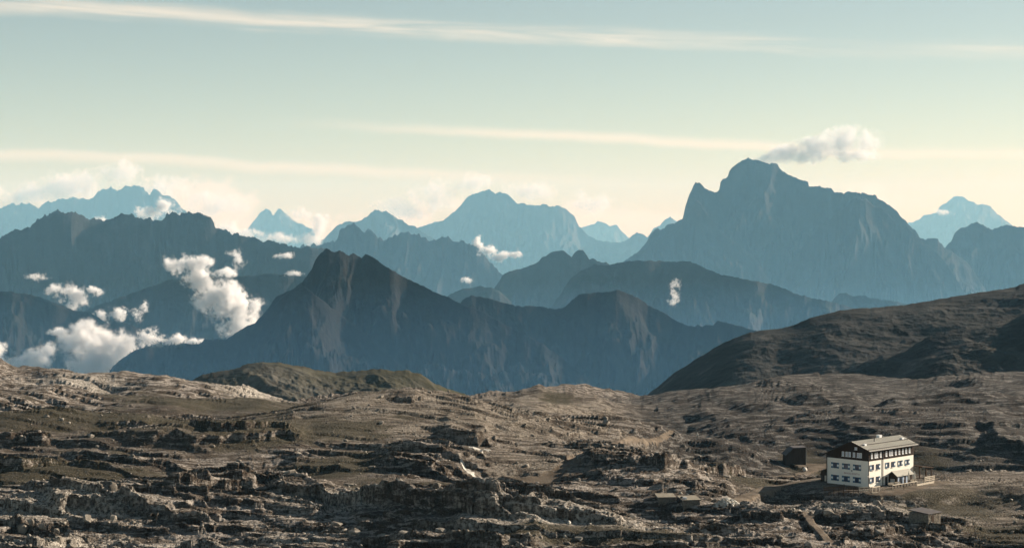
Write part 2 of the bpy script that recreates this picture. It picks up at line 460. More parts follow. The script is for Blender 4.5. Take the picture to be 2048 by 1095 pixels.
RANGE = [
    # points, distance, label, material, options
    ([(1161, 456), (1176, 451), (1190, 449), (1194, 444), (1208, 445), (1219, 453), (1234, 450), (1245, 464), (1260, 478)], 30000,
     'faint pale peak far off in the gap left of the big massif', M_far, dict(step=2, rows=40, seed=2, jag=.6, tail=120)),
    ([(1818, 445), (1840, 438), (1848, 431), (1873, 424), (1880, 413), (1895, 402), (1913, 391), (1928, 394), (1942, 403), (1957, 410), (1966, 406), (1981, 411), (1994, 427), (2008, 438), (2023, 449), (2060, 470)], 30000,
     'faint pale pyramid peak far off at the right behind the big massif', M_far, dict(step=2, rows=40, seed=3, jag=.6, tail=120)),
    ([(510, 439), (520, 425), (531, 414), (540, 420), (547, 429), (556, 414), (565, 419), (575, 429), (587, 442), (606, 450), (629, 462), (632, 478)], 27000,
     'small far twin peaks rising out of white cloud', M_far, dict(step=2, rows=40, seed=4, jag=.7, tail=150)),
    ([(-700, 440), (-520, 415), (-380, 430), (-220, 412), (-60, 425), (0, 414), (23, 404), (38, 410), (58, 404), (79, 414), (90, 406), (115, 400), (136, 397), (151, 391), (159, 398), (184, 396), (199, 383), (221, 375), (234, 381), (245, 373), (268, 370), (286, 373), (299, 391), (307, 381), (316, 379), (326, 389), (338, 393), (357, 410), (380, 430), (410, 450)], 22000,
     'pale jagged far range at the left with rounded turrets', M_far, dict(step=2, rows=50, seed=5, jag=1.2, cliff=.4)),
    ([(1296, 472), (1307, 455), (1318, 451), (1329, 440), (1340, 433), (1351, 440), (1372, 448)], 24000,
     'pale far shoulder just left of the big massif', M_far, dict(step=2, rows=40, seed=6, jag=.6, tail=120)),
    ([(833, 456), (857, 448), (885, 442), (909, 424), (929, 400), (945, 388), (960, 384), (976, 380), (990, 386), (1010, 386), (1024, 396), (1034, 406), (1054, 409), (1074, 411), (1088, 409), (1098, 412), (1118, 410), (1134, 420), (1150, 434), (1158, 452), (1178, 472), (1195, 480), (1243, 486), (1263, 471), (1274, 463), (1285, 467), (1294, 473), (1330, 490)], 20000,
     'broad pale blue table mountain in the centre distance', M_far, dict(step=2, rows=70, seed=7, jag=.7, cliff=.5)),
    ([(636, 485), (660, 466), (680, 446), (700, 442), (712, 444), (733, 434), (749, 420), (773, 420), (785, 428), (793, 434), (813, 446), (833, 456), (860, 470)], 16500,
     'pale pointed peak left of the far table mountain', M_far, dict(step=2, rows=60, seed=8, jag=.9, cliff=.3)),
    ([(1894, 493), (1904, 478), (1910, 464), (1919, 456), (1930, 455), (1942, 445), (1953, 445), (1964, 450), (1975, 455), (1986, 458), (2001, 454), (2019, 449), (2037, 453), (2060, 458), (2120, 470), (2300, 440), (2480, 480), (2700, 460)], 11500,
     'rounded blue-grey peak at the right edge of the view', M_mid, dict(step=1.6, rows=80, seed=9, jag=.8, cliff=.4)),
    ([(1150, 560), (1200, 545), (1245, 524), (1263, 515), (1280, 500), (1296, 482), (1300, 469), (1311, 458), (1329, 458), (1333, 451), (1344, 449), (1355, 440), (1365, 438), (1371, 413), (1376, 396), (1384, 378), (1391, 365), (1402, 366), (1411, 376), (1420, 385), (1433, 383), (1439, 376), (1441, 361), (1446, 355), (1455, 353), (1459, 341), (1471, 327), (1488, 318), (1497, 318), (1519, 321), (1544, 326), (1555, 330), (1565, 341), (1581, 350), (1596, 359), (1607, 359), (1616, 363), (1618, 373), (1625, 370), (1639, 372), (1647, 374), (1661, 378), (1669, 383), (1687, 386), (1698, 382), (1709, 385), (1723, 385), (1738, 390), (1753, 393), (1767, 402), (1782, 413), (1800, 429), (1811, 440), (1818, 451), (1833, 464), (1840, 475), (1855, 479), (1864, 478), (1875, 478), (1880, 487), (1888, 494), (1930, 520)], 11000,
     'huge blue-grey rock massif with a blunt summit and side tower', M_mid, dict(step=1.3, rows=130, seed=10, jag=.85, cliff=.55, spur=.2, steep=1.0)),
    ([(1600, 500), (1640, 455), (1668, 428), (1694, 409), (1705, 398), (1718, 396), (1731, 397), (1745, 409), (1760, 417), (1774, 424), (1789, 445), (1815, 458), (1845, 482), (1880, 510)], 10450,
     'darker front buttress on the right side of the huge massif', M_mid, dict(step=1.3, rows=110, seed=31, jag=1.0, cliff=.5, spur=.16, steep=.8, tail=60)),
    ([(1230, 545), (1263, 520), (1290, 500), (1310, 478), (1335, 468), (1352, 462), (1371, 440), (1382, 412), (1392, 400), (1402, 408), (1420, 440), (1450, 470), (1500, 505)], 10500,
     'front buttress under the side tower of the huge massif', M_mid, dict(step=1.3, rows=110, seed=33, jag=1.0, cliff=.5, spur=.16, steep=.8, tail=60)),
    ([(600, 494), (640, 488), (676, 476), (680, 464), (694, 450), (708, 448), (720, 458), (741, 464), (757, 478), (773, 476), (801, 468), (829, 470), (849, 468), (861, 480), (877, 476), (897, 476), (909, 484), (929, 484), (953, 490), (965, 506), (981, 526), (1004, 545)], 10500,
     'hazy craggy ridge behind the dark sharp peak', M_mid, dict(step=1.6, rows=90, seed=12, jag=1.4, cliff=.5)),
    ([(1700, 590), (1666, 599), (1677, 588), (1692, 585), (1730, 592), (1816, 607), (1860, 620)], 7600,
     'low blue hump below the big massif at the right', M_mid, dict(step=2, rows=60, seed=13, jag=.6)),
    ([(-800, 500), (-560, 465), (-380, 480), (-200, 460), (-60, 490), (0, 473), (31, 462), (59, 452), (69, 442), (88, 431), (115, 421), (127, 423), (132, 427), (142, 423), (161, 427), (180, 437), (192, 441), (203, 441), (222, 435), (238, 428), (265, 428), (284, 437), (322, 441), (330, 437), (334, 427), (341, 427), (345, 423), (357, 431), (364, 425), (378, 423), (387, 427), (395, 421), (407, 431), (418, 433), (428, 446), (430, 458), (447, 460), (458, 464), (462, 471), (476, 467), (495, 473), (518, 477), (545, 485), (598, 494), (644, 492), (690, 520)], 6900,
     'long dark blue ridge at the left with a castle-like crag', M_mid, dict(step=1.5, rows=110, seed=14, jag=1.2, cliff=.5, spur=.13)),
    ([(978, 593), (998, 561), (1010, 545), (1034, 537), (1054, 535), (1070, 529), (1082, 517), (1114, 501), (1130, 501), (1142, 513), (1156, 501), (1166, 501), (1179, 517), (1195, 523), (1215, 527), (1260, 560)], 7400,
     'blue double-topped mountain in the middle distance', M_mid, dict(step=1.5, rows=90, seed=15, jag=.7, cliff=.3)),
    ([(893, 592), (930, 576), (960, 572), (985, 575), (1010, 590)], 6600,
     'small blue rise between the dark peak and the double-topped mountain', M_mid, dict(step=2, rows=50, seed=16, jag=.6, tail=120)),
    ([(1102, 613), (1122, 585), (1142, 557), (1162, 541), (1191, 529), (1211, 529), (1235, 525), (1260, 522), (1299, 521), (1340, 523), (1380, 522), (1400, 530), (1440, 548), (1500, 560), (1560, 572), (1600, 590), (1655, 601), (1720, 620)], 5800,
     'dark blue forested ridge in front of the big massif', M_mid, dict(step=1.5, rows=100, seed=17, jag=.6, spur=.14)),
    ([(150, 630), (188, 613), (230, 598), (307, 571), (345, 559), (376, 554), (441, 552), (499, 551), (537, 548), (575, 549), (610, 552), (650, 562), (700, 590)], 4900,
     'dark blue wooded ridge behind the diagonal white cloud', M_mid, dict(step=1.6, rows=90, seed=18, jag=.6, spur=.14)),
    ([(-700, 610), (-400, 570), (-220, 600), (-80, 580), (0, 582), (31, 584), (77, 592), (107, 605), (153, 621), (180, 625), (215, 644), (249, 644), (276, 655), (307, 676), (330, 694), (380, 730)], 4100,
     'dark ridge falling to the right at the lower left', M_near, dict(step=1.6, rows=100, seed=19, jag=.6, spur=.14)),
    ([(900, 620), (921, 606), (929, 597), (942, 591), (962, 593), (994, 601), (1034, 611), (1082, 613), (1106, 619), (1126, 617), (1142, 601), (1158, 588), (1187, 585), (1211, 585), (1239, 579), (1263, 589), (1280, 599), (1299, 611), (1317, 620), (1340, 633), (1355, 644), (1389, 654), (1396, 650), (1404, 654), (1411, 650), (1426, 651), (1436, 641), (1449, 644), (1490, 654), (1512, 661), (1580, 690)], 3050,
     'dark grassy-topped ridge right of the sharp peak', M_near, dict(step=1.5, rows=130, seed=20, jag=.5, spur=.08, steep=1.1, base=-950)),
    ([(120, 800), (209, 757), (222, 736), (245, 717), (268, 701), (291, 694), (326, 694), (345, 689), (403, 686), (410, 678), (453, 679), (479, 659), (510, 646), (529, 625), (552, 594), (568, 586), (591, 575), (606, 563), (624, 537), (632, 517), (642, 505), (652, 495), (668, 503), (680, 500), (698, 511), (706, 505), (723, 515), (731, 507), (745, 513), (773, 533), (825, 563), (881, 589), (921, 606), (962, 621), (1022, 655), (1082, 685), (1122, 714), (1162, 746), (1183, 770), (1230, 800)], 2650,
     'sharp dark serrated peak standing in front of the blue ranges', M_near, dict(step=1.3, rows=150, seed=21, jag=.5, spur=.07, steep=1.1, base=-900)),
    ([(520, 640), (560, 598), (590, 576), (606, 570), (622, 582), (640, 597), (668, 618), (700, 643), (730, 668), (760, 696), (800, 728), (850, 762)], 2500,
     'steep front spur of the sharp serrated peak', M_near, dict(step=1.3, rows=120, seed=27, jag=.6, spur=.09, steep=1.0, tail=60, base=-800)),
]
for pts, D, lab, mt, kw in RANGE:
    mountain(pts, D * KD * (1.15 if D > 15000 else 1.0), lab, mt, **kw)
# ------------------------------------------------------------------ the rocky plateau
SKYLINE = [(-400, 700), (-60, 712), (0, 720), (12, 727), (32, 737), (42, 737), (82, 733), (107, 735), (135, 736), (155, 746), (170, 752), (195, 757), (207, 760), (225, 756), (265, 755), (285, 752), (300, 757), (335, 757), (370, 765), (400, 772), (437, 780), (455, 780), (490, 774), (508, 772), (526, 777), (555, 786), (578, 793), (628, 785), (672, 783), (716, 785), (760, 790), (789, 781), (819, 778), (848, 782), (856, 787), (892, 785), (929, 790), (944, 784), (978, 781), (1007, 778), (1032, 779), (1051, 770), (1076, 766), (1120, 764), (1144, 766), (1168, 770), (1193, 777), (1240, 784), (1280, 793), (1336, 785), (1422, 777), (1486, 764), (1542, 751), (1610, 746), (1674, 747), (1749, 749), (1805, 755), (1835, 759), (1880, 747), (1936, 744), (2048, 742), (2500, 735)]
skx, sky_y = np.array(SKYLINE, float).T
_sx = np.arange(-500, 2600, 4.0)
_k = np.exp(-np.linspace(-2.2, 2.2, 61) ** 2)
_sys = np.convolve(np.pad(np.interp(_sx, skx, sky_y), 30, mode='edge'), _k / _k.sum(), 'valid')
RSKY_X, RSKY_R = [-400, 0, 500, 900, 1050, 1250, 1330, 1500, 2100, 2500], [820, 800, 800, 860, 980, 1000, 960, 960, 980, 980]
G0 = -60.0


def gauss(x, y, cx, cyy, sx_, sy_, p=2.0):
    return np.exp(-(((x - cx) / sx_) ** 2 + ((y - cyy) / sy_) ** 2) ** (p / 2.0))


def base_z(xp, r):
    """smooth ground: xp photo column, r depth"""
    rs = np.interp(xp, RSKY_X, RSKY_R)
    t = np.clip((r - 480) / (rs - 480), 0, 1.0)
    crest = sstep(0.78, 1.0, t)
    ys = np.interp(xp, skx, sky_y) * crest + np.interp(xp, _sx, _sys) * (1 - crest)
    zs = px(xp, ys)[1] * rs
    s = t * t * (3 - 2 * t) * 0.5 + t * 0.5
    z = G0 + (zs - G0) * s
    # hollow behind the hut before the next rise
    right = sstep(1230, 1420, xp)
    z = z - right * 17 * np.exp(-((r - 580) / 75.0) ** 2)
    # over the edge and down into the valley
    over = np.clip(r - rs, 0, None)
    z = z - over * 0.25 - over ** 2 * 0.0035
    return z


_xx = np.arange(-420, 2520, 4.0)
_rr = np.geomspace(300, 1000, 900)
_BX, _BR = np.meshgrid(_xx, _rr, indexing='ij')
_BZ = base_z(_BX, _BR)
_sl = -_BZ / _BR


def depth_at(xp, yp):
    """depth of the smooth ground seen at a photo pixel"""
    i = int(np.clip(round((xp + 420) / 4.0), 0, len(_xx) - 1))
    want = -float(px(xp, yp)[1])
    k = np.nonzero(_sl[i] <= want)[0]
    return float(_rr[k[0]]) if len(k) else 990.0


def world_xy(xp, yp):
    r = depth_at(xp, yp)
    return float(px(xp, yp)[0]) * r, r


# local hills and hollows: photo column, photo row of the foot, height (m), half width, half depth, sharpness
BUMPS = [
    (1400, 948, 7.6, 22, 19, 2.0), (1310, 968, 2.8, 20, 9, 2.2), (1470, 945, 3.0, 13, 10, 2.2),
    (1120, 1062, 4.2, 17, 13, 2.4), (1000, 1030, 2.5, 22, 14, 2.2),
    (1255, 1015, -4.6, 12, 13, 2.2), (1330, 1030, -2.5, 14, 9, 2.2),
    (1090, 955, -4.0, 18, 20, 2.2),
    (890, 872, 12.0, 46, 50, 2.0), (1180, 850, 3.0, 34, 30, 2.2), (860, 925, 3.0, 13, 12, 2.2), (680, 880, 4.0, 40, 36, 2.2), (820, 830, 4.0, 22, 16, 2.4),
    (560, 905, 2.5, 34, 25, 2.2), (120, 862, 5.0, 42, 22, 2.2), (330, 905, 3.5, 30, 16, 2.2), (560, 985, 2.5, 20, 9, 2.2), (230, 1010, 2.6, 22, 9, 2.2), (60, 1010, 2.2, 14, 8, 2.2), (100, 790, 4.0, 26, 26, 2.4), (270, 775, 3.0, 34, 30, 2.2),
    (1090, 800, 5.0, 24, 34, 2.2), (1530, 1062, 1.8, 12, 9, 2.2), (1760, 1055, 2.0, 15, 9, 2.2),
    (2030, 1030, -3.0, 20, 34, 2.0), (1960, 1070, -4.5, 22, 18, 2.2), (1640, 1012, -2.2, 16, 9, 2.2),
    (1560, 1000, -1.0, 9, 9, 2.2), (420, 975, 2.0, 20, 12, 2.2), (250, 950, -1.5, 34, 12, 2.2),
    (1900, 850, 5.0, 60, 50, 2.2), (1600, 830, 4.0, 50, 45, 2.2), (1420, 840, -3.0, 60, 40, 2.2),
]
_BXY = [world_xy(b[0], b[1]) for b in BUMPS]
HR0 = depth_at(1737, 975)
_GX = px(_BX, 450.0)[0] * _BR
for (_cx, _cy), (_1, _2, _h, _sw, _sh, _p) in zip(_BXY, BUMPS):
    _BZ = _BZ + _h * gauss(_GX, _BR, _cx, _cy, _sw, _sh, _p)
_sl = -_BZ / _BR                                 # from here on depth_at() sees the hills too
# rock steps: foot line in the photo, height in photo pixels, fall-back length (m)
CLIFFS = [
    ([(530, 1003), (600, 1008), (640, 1010), (700, 1018), (760, 1025), (850, 1040), (930, 1052), (1015, 1056)], 44, 18),
    ([(340, 994), (400, 993), (470, 991), (520, 988)], 42, 14),
    ([(868, 881), (920, 884), (985, 886)], 28, 16),
    ([(-60, 903), (0, 905), (60, 901), (105, 896)], 25, 12),
    ([(-60, 940), (0, 938), (50, 937), (115, 930)], 24, 12),
    ([(190, 860), (300, 862), (420, 865), (610, 871)], 16, 16),
    ([(235, 886), (300, 889), (400, 887), (500, 884), (610, 880)], 17, 14),
    ([(40, 966), (120, 976), (220, 986), (300, 996), (400, 1006), (500, 1019), (650, 1031)], 13, 10),
    ([(75, 1002), (170, 1011), (260, 1021), (330, 1031), (440, 1047)], 23, 12),
    ([(210, 1077), (300, 1079), (360, 1086), (460, 1095)], 25, 10),
    ([(-60, 1070), (0, 1067), (70, 1077), (120, 1068), (175, 1058)], 20, 8),
    ([(-60, 1048), (0, 1042), (60, 1034), (110, 1035), (140, 1042)], 15, 8),
    ([(770, 1102), (850, 1098), (1000, 1100), (1110, 1103)], 24, 12),
    ([(480, 1100), (540, 1096), (650, 1099)], 16, 10),
    ([(1170, 936), (1250, 945), (1330, 955), (1450, 957), (1510, 949)], 24, 14),
    ([(1250, 988), (1350, 985), (1462, 988)], 16, 12),
    ([(1050, 1037), (1120, 1038), (1180, 1050), (1270, 1067)], 15, 9),
    ([(555, 932), (640, 937), (705, 948)], 16, 12),
    ([(745, 930), (800, 945), (850, 951), (918, 955)], 26, 9),
    ([(120, 915), (230, 925), (330, 930), (380, 950)], 12, 12),
    ([(1470, 1042), (1540, 1037), (1592, 1040)], 18, 9),
    ([(1690, 1063), (1780, 1072), (1815, 1062)], 17, 9),
    ([(1640, 1100), (1740, 1097), (1810, 1099)], 16, 9),
    ([(1815, 1070), (1880, 1078), (1965, 1080)], 15, 10),
    ([(1300, 1085), (1400, 1075), (1480, 1072)], 12, 10),
    ([(1180, 1100), (1300, 1098), (1420, 1100), (1560, 1098)], 13, 10),
    ([(880, 940), (925, 952), (965, 968)], 12, 6),
    ([(780, 795), (820, 797), (856, 796)], 13, 20),
    ([(1960, 905), (2120, 935)], 20, 20),
    ([(1010, 850), (1100, 855), (1190, 862)], 8, 16),
    ([(1060, 905), (1120, 915)], 9, 12),
]
CL = []
for foot, hpx, back in CLIFFS:
    fx = np.array([p[0] for p in foot], float)
    fr = np.array([depth_at(*p) for p in foot])
    CL.append((fx, fr, hpx, back))

# ways worn into the ground (photo points, half width in metres)
PATHS = [
    ([(1345, 868), (1290, 876), (1225, 888), (1170, 908), (1130, 932), (1105, 950), (1060, 962), (1010, 950)], 1.0),
    ([(1105, 950), (1200, 922), (1010, 903), (960, 895)][:1] + [(1160, 930), (1100, 918), (1020, 905), (930, 892)], 0.9),
    ([(1060, 958), (1090, 962), (1110, 950)], 2.6),
    ([(1470, 1003), (1500, 985), (1540, 970), (1590, 962), (1640, 955), (1690, 968)], 1.9),
    ([(1530, 950), (1570, 952), (1600, 945), (1640, 930)], 2.2),
    ([(1612, 1028), (1625, 1045), (1650, 1070), (1675, 1100)], 1.0),
    ([(1745, 985), (1790, 985), (1840, 976), (1880, 968)], 2.4),
    ([(1600, 926), (1650, 930), (1700, 928)], 3.0),
]
PATH_SEG = []
for pts, hw in PATHS:
    ws = [world_xy(*p) for p in pts]
    for a, b in zip(ws[:-1], ws[1:]):
        PATH_SEG.append((a, b, hw))
GREEN = [(1930, 1010, 10, 16), (1975, 1075, 22, 9), (1890, 1000, 9, 12), (1615, 925, 9, 14), (200, 845, 60, 14), (420, 815, 40, 30), (60, 950, 34, 12), (330, 975, 24, 8),
         (1110, 808, 10, 14), (690, 935, 20, 14), (860, 975, 26, 14), (1500, 960, 12, 10), (560, 855, 30, 14), (150, 955, 40, 10), (1120, 1080, 26, 4), (1830, 925, 14, 10)]
PALE = [(140, 765, 18, 9), (420, 778, 18, 16), (555, 783, 16, 14), (500, 790, 12, 14), (60, 1005, 24, 5), (110, 1070, 24, 6), (1130, 1050, 22, 7),
        (700, 1015, 12, 6), (430, 1070, 20, 5), (1850, 1010, 14, 8), (1700, 1020, 18, 8), (1950, 935, 30, 16)]
SUNNY = [(1130, 815, 55, 60), (1240, 850, 34, 26), (960, 800, 40, 40), (1010, 935, 26, 22), (690, 815, 30, 30), (1090, 945, 16, 16), (945, 940, 9, 9), (955, 903, 8, 8), (1530, 970, 12, 10), (900, 925, 16, 12), (1960, 965, 26, 20), (1985, 1030, 12, 16), (760, 850, 26, 26)]  # sunlit patches: painted as paler soil, and smoothed
ROCKY = [(1400, 930, 24, 16), (1310, 955, 24, 10), (825, 930, 13, 12), (90, 760, 44, 16), (300, 770, 50, 16), (1090, 785, 26, 14), (520, 778, 26, 14), (620, 1010, 60, 8), (420, 980, 24, 8), (250, 1010, 60, 6), (1700, 1040, 24, 8)]
SNOW = [([(918, 918), (935, 928), (950, 942), (968, 958), (974, 966), (950, 960), (938, 948), (928, 934)]),
        ([(937, 895), (952, 893), (962, 902), (966, 911), (948, 909), (936, 903)]),
        ([(962, 899), (974, 897), (984, 906), (972, 906)])]
HUT_FOOT = (1737, 975)
HR = HR0
HZ = float(px(*HUT_FOOT)[1]) * HR
HUT = Vector((float(px(*HUT_FOOT)[0]) * HR, HR, HZ))


def seg_dist(X, Y, a, b):
    ax, ay = a
    bx, by = b
    L = (bx - ax) ** 2 + (by - ay) ** 2 + 1e-9
    t = np.clip(((X - ax) * (bx - ax) + (Y - ay) * (by - ay)) / L, 0, 1)
    return np.hypot(X - ax - t * (bx - ax), Y - ay - t * (by - ay))


def blob_mask(X, Y, blobs, warp, p=2.0):
    m = np.zeros_like(X)
    for bx, by, sw, sh in blobs:
        cx, cyy = world_xy(bx, by)
        m = np.maximum(m, 0.9 * np.exp(-((((X - cx) / sw) ** 2 + ((Y - cyy) / (sh * 1.6)) ** 2) * warp) ** (p / 2)))
    return m


def path_mask(X, Y):
    d = np.full(X.shape, 9e9, np.float32)
    wob = 0.8 * fbm(X / 6, Y / 6, 3, 77)
    for a, b, hw in PATH_SEG:
        d = np.minimum(d, seg_dist(X, Y, a, b) / (hw * 1.0) + wob * 0.35)
    return 1 - sstep(0.75, 1.25, d), d


PLATFORM = [  # flattened ground: photo foot, half width, half depth, level offset
]


def ground(xp, r):
    """full ground: height plus masks, from photo column and depth"""
    X = px(xp, 450.0)[0] * r
    Y = r
    z = base_z(xp, r)
    inn = 1 - sstep(0, 60, r - np.interp(xp, RSKY_X, RSKY_R))
    warp = np.clip(1 + 1.1 * fbm(X / 14, Y / 14, 3, 31), 0.3, 3)
    for (cx, cyy), (bx, by, h, sw, sh, p) in zip(_BXY, BUMPS):
        z = z + h * gauss(X, Y, cx, cyy, sw, sh, p)
    pm, pd = path_mask(X, Y)
    green = blob_mask(X, Y, GREEN, warp)
    rocky = blob_mask(X, Y, ROCKY, warp)
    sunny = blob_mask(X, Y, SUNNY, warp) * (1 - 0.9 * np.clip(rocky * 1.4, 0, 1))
    green = green * (1 - 0.8 * rocky)
    # hut terrace
    hx, hy = HUT.x + 4.0, HUT.y + 7.0
    hd = np.hypot((X - hx) / 1.25, (Y - hy))
    flat = 1 - sstep(12.5, 19.0, hd + 2.0 * fbm(X / 6, Y / 6, 2, 9))
    rough = (0.66 + 0.9 * fbm(X / 38 + 3, Y / 38, 3, 41))
    far = sstep(560, 760, r)
    rough = np.clip(rough + 0.15 + 0.7 * rocky, 0.12, 1.15) * (1 - 0.85 * np.clip(green, 0, 1)) * (1 - 0.62 * sunny) * (1 - pm) * (1 - flat)
    # undulation
    und = 6.0 * fbm(X / 80, Y / 62, 2, 51) + 5.0 * fbm(X / 32, Y / 27, 2, 52) + 1.0 * fbm(X / 12, Y / 11, 2, 53)
    calm = (1 - 0.75 * pm) * (1 - flat)
    edge = sstep(340, 380, r)
    z = z + und * calm * (0.6 + 0.5 * far) * (1 - 0.55 * sstep(0.55, 1.0, (r - 480) / (np.interp(xp, RSKY_X, RSKY_R) - 480)))
    # placed rock steps
    ragged = fbm(X / 9, Y / 30, 4, 61, 0.6)
    blocks = np.floor(X / 2.6 + 1.3 * vnoise(X / 7, Y / 7, 63)) * 1.0
    jagb = hash2(blocks.astype(np.int64), np.zeros_like(blocks, dtype=np.int64), 5) - 0.5
    jagb = jagb * (1 - 0.95 * sstep(470, 620, r))
    cliff = np.zeros_like(X)
    for k, (fx, fr, hpx, back) in enumerate(CL):
        lo, hi = fx[0], fx[-1]
        sel = (xp > lo - 60) & (xp < hi + 60)
        if not sel.any():
            continue
        rc = np.interp(xp, fx, fr) + 5.0 * ragged + 1.6 * jagb * 0.8
        Hm = hpx * fr.mean() / F
        end = sstep(lo - 12, lo + 35, xp + 25 * ragged) * (1 - sstep(hi - 35, hi + 12, xp + 25 * ragged))
        d = r - rc
        hv = Hm * end * np.clip(1 + 0.45 * fbm(X / 9, Y * 0 + k, 3, 64 + k), 0.45, 1.35)
        two = np.clip(fbm(X / 16, Y * 0 + k * 3.3, 2, 91) + 0.5, 0.1, 0.9)
        w1 = sstep(0.0, 0.55, d)
        w2 = sstep(1.2, 1.8, d + 0.7 * jagb)
        up = np.where(d > 0, np.exp(-np.clip(d, 0, None) / (back * 1.1)), 1.0)
        z = z + hv * (two * w1 + (1 - two) * w2) * up * (1 - 0.7 * pm)
        cliff = np.maximum(cliff, end * np.exp(-((d - 0.7) / 1.3) ** 2))
    # outcropping beds: long low scarps that face the valley of the hut, each dipping back behind its lip
    flow = Y + 0.50 * np.minimum(X, 0.0) + 0.10 * np.maximum(X, 0.0) + 8.0 * fbm(X / 80, Y / 45, 3, 111) + 1.5 * fbm(X / 10, Y / 14, 3, 112) + 1.0 * jagb
    patch = np.clip(0.62 + 1.5 * fbm(X / 34, Y / 26, 3, 113), 0, 1)
    patch2 = np.clip(0.45 + 1.6 * fbm(X / 15 + 9, Y / 12, 3, 114), 0, 1)
    fade_ = (1 - 0.55 * far) * np.clip(rough * 1.25, 0, 1)
    near1, near2 = 1 - sstep(420, 540, r), 1 - sstep(520, 700, r)
    for lam, h, pch, sd_ in ((10.5, 2.3, patch, 0.0), (4.3, 1.0, patch2 * near2, 0.37), (1.9, 0.34, (1 - 0.5 * patch2) * near1, 0.1)):
        q = flow / lam + sd_
        f_ = q - np.floor(q)
        saw = sstep(0, 0.55 / lam, f_) * (1 - f_) ** 1.2
        z = z + h * (saw - 0.38) * pch * np.maximum(fade_, 0) * (1 - 0.45 * sstep(1180, 1330, xp) * sstep(500, 560, r))
        cliff = np.maximum(cliff, 0.7 * pch * fade_ * (f_ < 1.0 / lam))
    # natural bedding everywhere else
    bed = z + 0.020 * X + 1.6 * fbm(X / 20, Y / 20, 3, 71) + 0.4 * fbm(X / 5, Y / 5, 3, 72)
    for h, wgt in ((2.1, 0.62), (0.8, 0.42 * near2)):
        q = bed / h
        fl = np.floor(q)
        fr_ = q - fl
        st = fl + sstep(0.72, 0.98, fr_) * 0.86 + fr_ * 0.14
        z = z + (st - q) * h * wgt * np.clip(rough, 0, 1) * (1 - 0.6 * far)
    # broken rock and rubble
    z = z + rough * (1 - 0.35 * far) * (0.24 * (ridged(X / 6.5, Y / 4.2, 4, 81, 0.6) - 0.6) + 0.20 * near2 * fbm(X / 1.6, Y / 1.2, 3, 82, 0.65))
    z = z + far * (2.4 * fbm(X / 42, Y / 60, 3, 83, 0.5) + 1.0 * rough * ridged(X / 22, Y / 40, 3, 85)) * (1 - sstep(0.9, 1.0, (r - 480) / (np.interp(xp, RSKY_X, RSKY_R) - 480)))
    z = z + 0.06 * near1 * fbm(X / 0.8, Y / 0.8, 2, 84) * (1 - 0.6 * pm)
    hz = HZ - 0.05 + 0.0 * X
    z = z * (1 - flat) + hz * flat
    return X, Y, z, dict(sunny=sunny + 0 * X, path=pm, green=np.clip(green, 0, 1), rough=rough, flat=flat, cliff=cliff)


cols = np.concatenate([np.arange(-400, -60, 12.0), np.arange(-60, 2110, 1.9), np.arange(2112, 2500, 12.0)])
ydense = np.concatenate([np.linspace(1400, 1160, 30), np.linspace(1158, 742, 1150)])
rd = 60.0 * F / (ydense - 450.0)
rd = rd[rd < 1040]
rd = np.concatenate([rd, np.linspace(rd[-1] + 3, 1700, 60)])
sub = cols[::5]
XP, RD = np.meshgrid(sub, rd, indexing='ij')
gX, gY, gZ, gm = ground(XP, RD)
# resample every column evenly along what shows of its profile
ys = -gZ / RD * F
dy_ = np.abs(np.diff(ys, axis=1))
up = np.diff(ys, axis=1) > 0
wgt = np.where(up, np.minimum(dy_, 3) * 0.4, np.minimum(dy_, 40)) + 0.10


def boxblur(a, k, axis):
    a = np.moveaxis(a, axis, 0)
    p = np.pad(a, ((k, k), (0, 0)), mode='edge')
    cs = np.cumsum(np.concatenate([np.zeros((1, p.shape[1])), p], 0), 0)
    return np.moveaxis((cs[2 * k + 1:] - cs[:-2 * k - 1]) / (2 * k + 1), 0, axis)


wgt = boxblur(boxblur(wgt, 5, 0), 4, 1)
arc = np.concatenate([np.zeros((len(sub), 1)), np.cumsum(wgt, 1)], 1)
NR = 640
nrs = np.empty((len(sub), NR), np.float64)
for i in range(len(sub)):
    nrs[i] = np.interp(np.linspace(0, arc[i, -1], NR), arc[i], rd)
ci = np.clip(np.interp(cols, sub, np.arange(len(sub))), 0, len(sub) - 1.001)
c0 = np.floor(ci).astype(int)
cf = (ci - c0)[:, None]
nr = nrs[c0] * (1 - cf) + nrs[c0 + 1] * cf
nx = np.repeat(cols[:, None], NR, 1)
gX, gY, gZ, gm = ground(nx, nr)


def smooth_normal(X, Y, Z):
    P = np.stack([X, Y, Z], -1)
    du = np.gradient(P, axis=0)
    dv = np.gradient(P, axis=1)
    N = np.cross(du, dv)
    N /= np.linalg.norm(N, axis=-1, keepdims=True) + 1e-9
    N *= np.sign(N[..., 2:3] + 1e-12)
    return N


Nn = smooth_normal(gX, gY, gZ)
steepness = np.clip(1 - Nn[..., 2], 0, 1)
# crags: push rock out along its own face, more where it is steep (cracks upright, beds level)
side = gX * 0.8 + gY * 0.6
crack = ridged(side / 1.9 + 0.6 * vnoise(gX / 3, gZ / 1.2, 7), gZ / 3.4, 3, 101, 0.55)
bedl = vnoise(side / 6.0, (gZ + 0.02 * gX) / 0.55, 103)
push = steepness * (0.26 * (crack - 0.7) + 0.48 * bedl) * np.clip(gm['rough'] + gm['cliff'], 0, 1)
near_ok = (gY < 720)
gX2 = gX + Nn[..., 0] * push * near_ok
gY2 = gY + Nn[..., 1] * push * near_ok
gZ2 = gZ + Nn[..., 2] * push * 0.5 * near_ok
GP = np.stack([gX2, gY2, gZ2], -1)


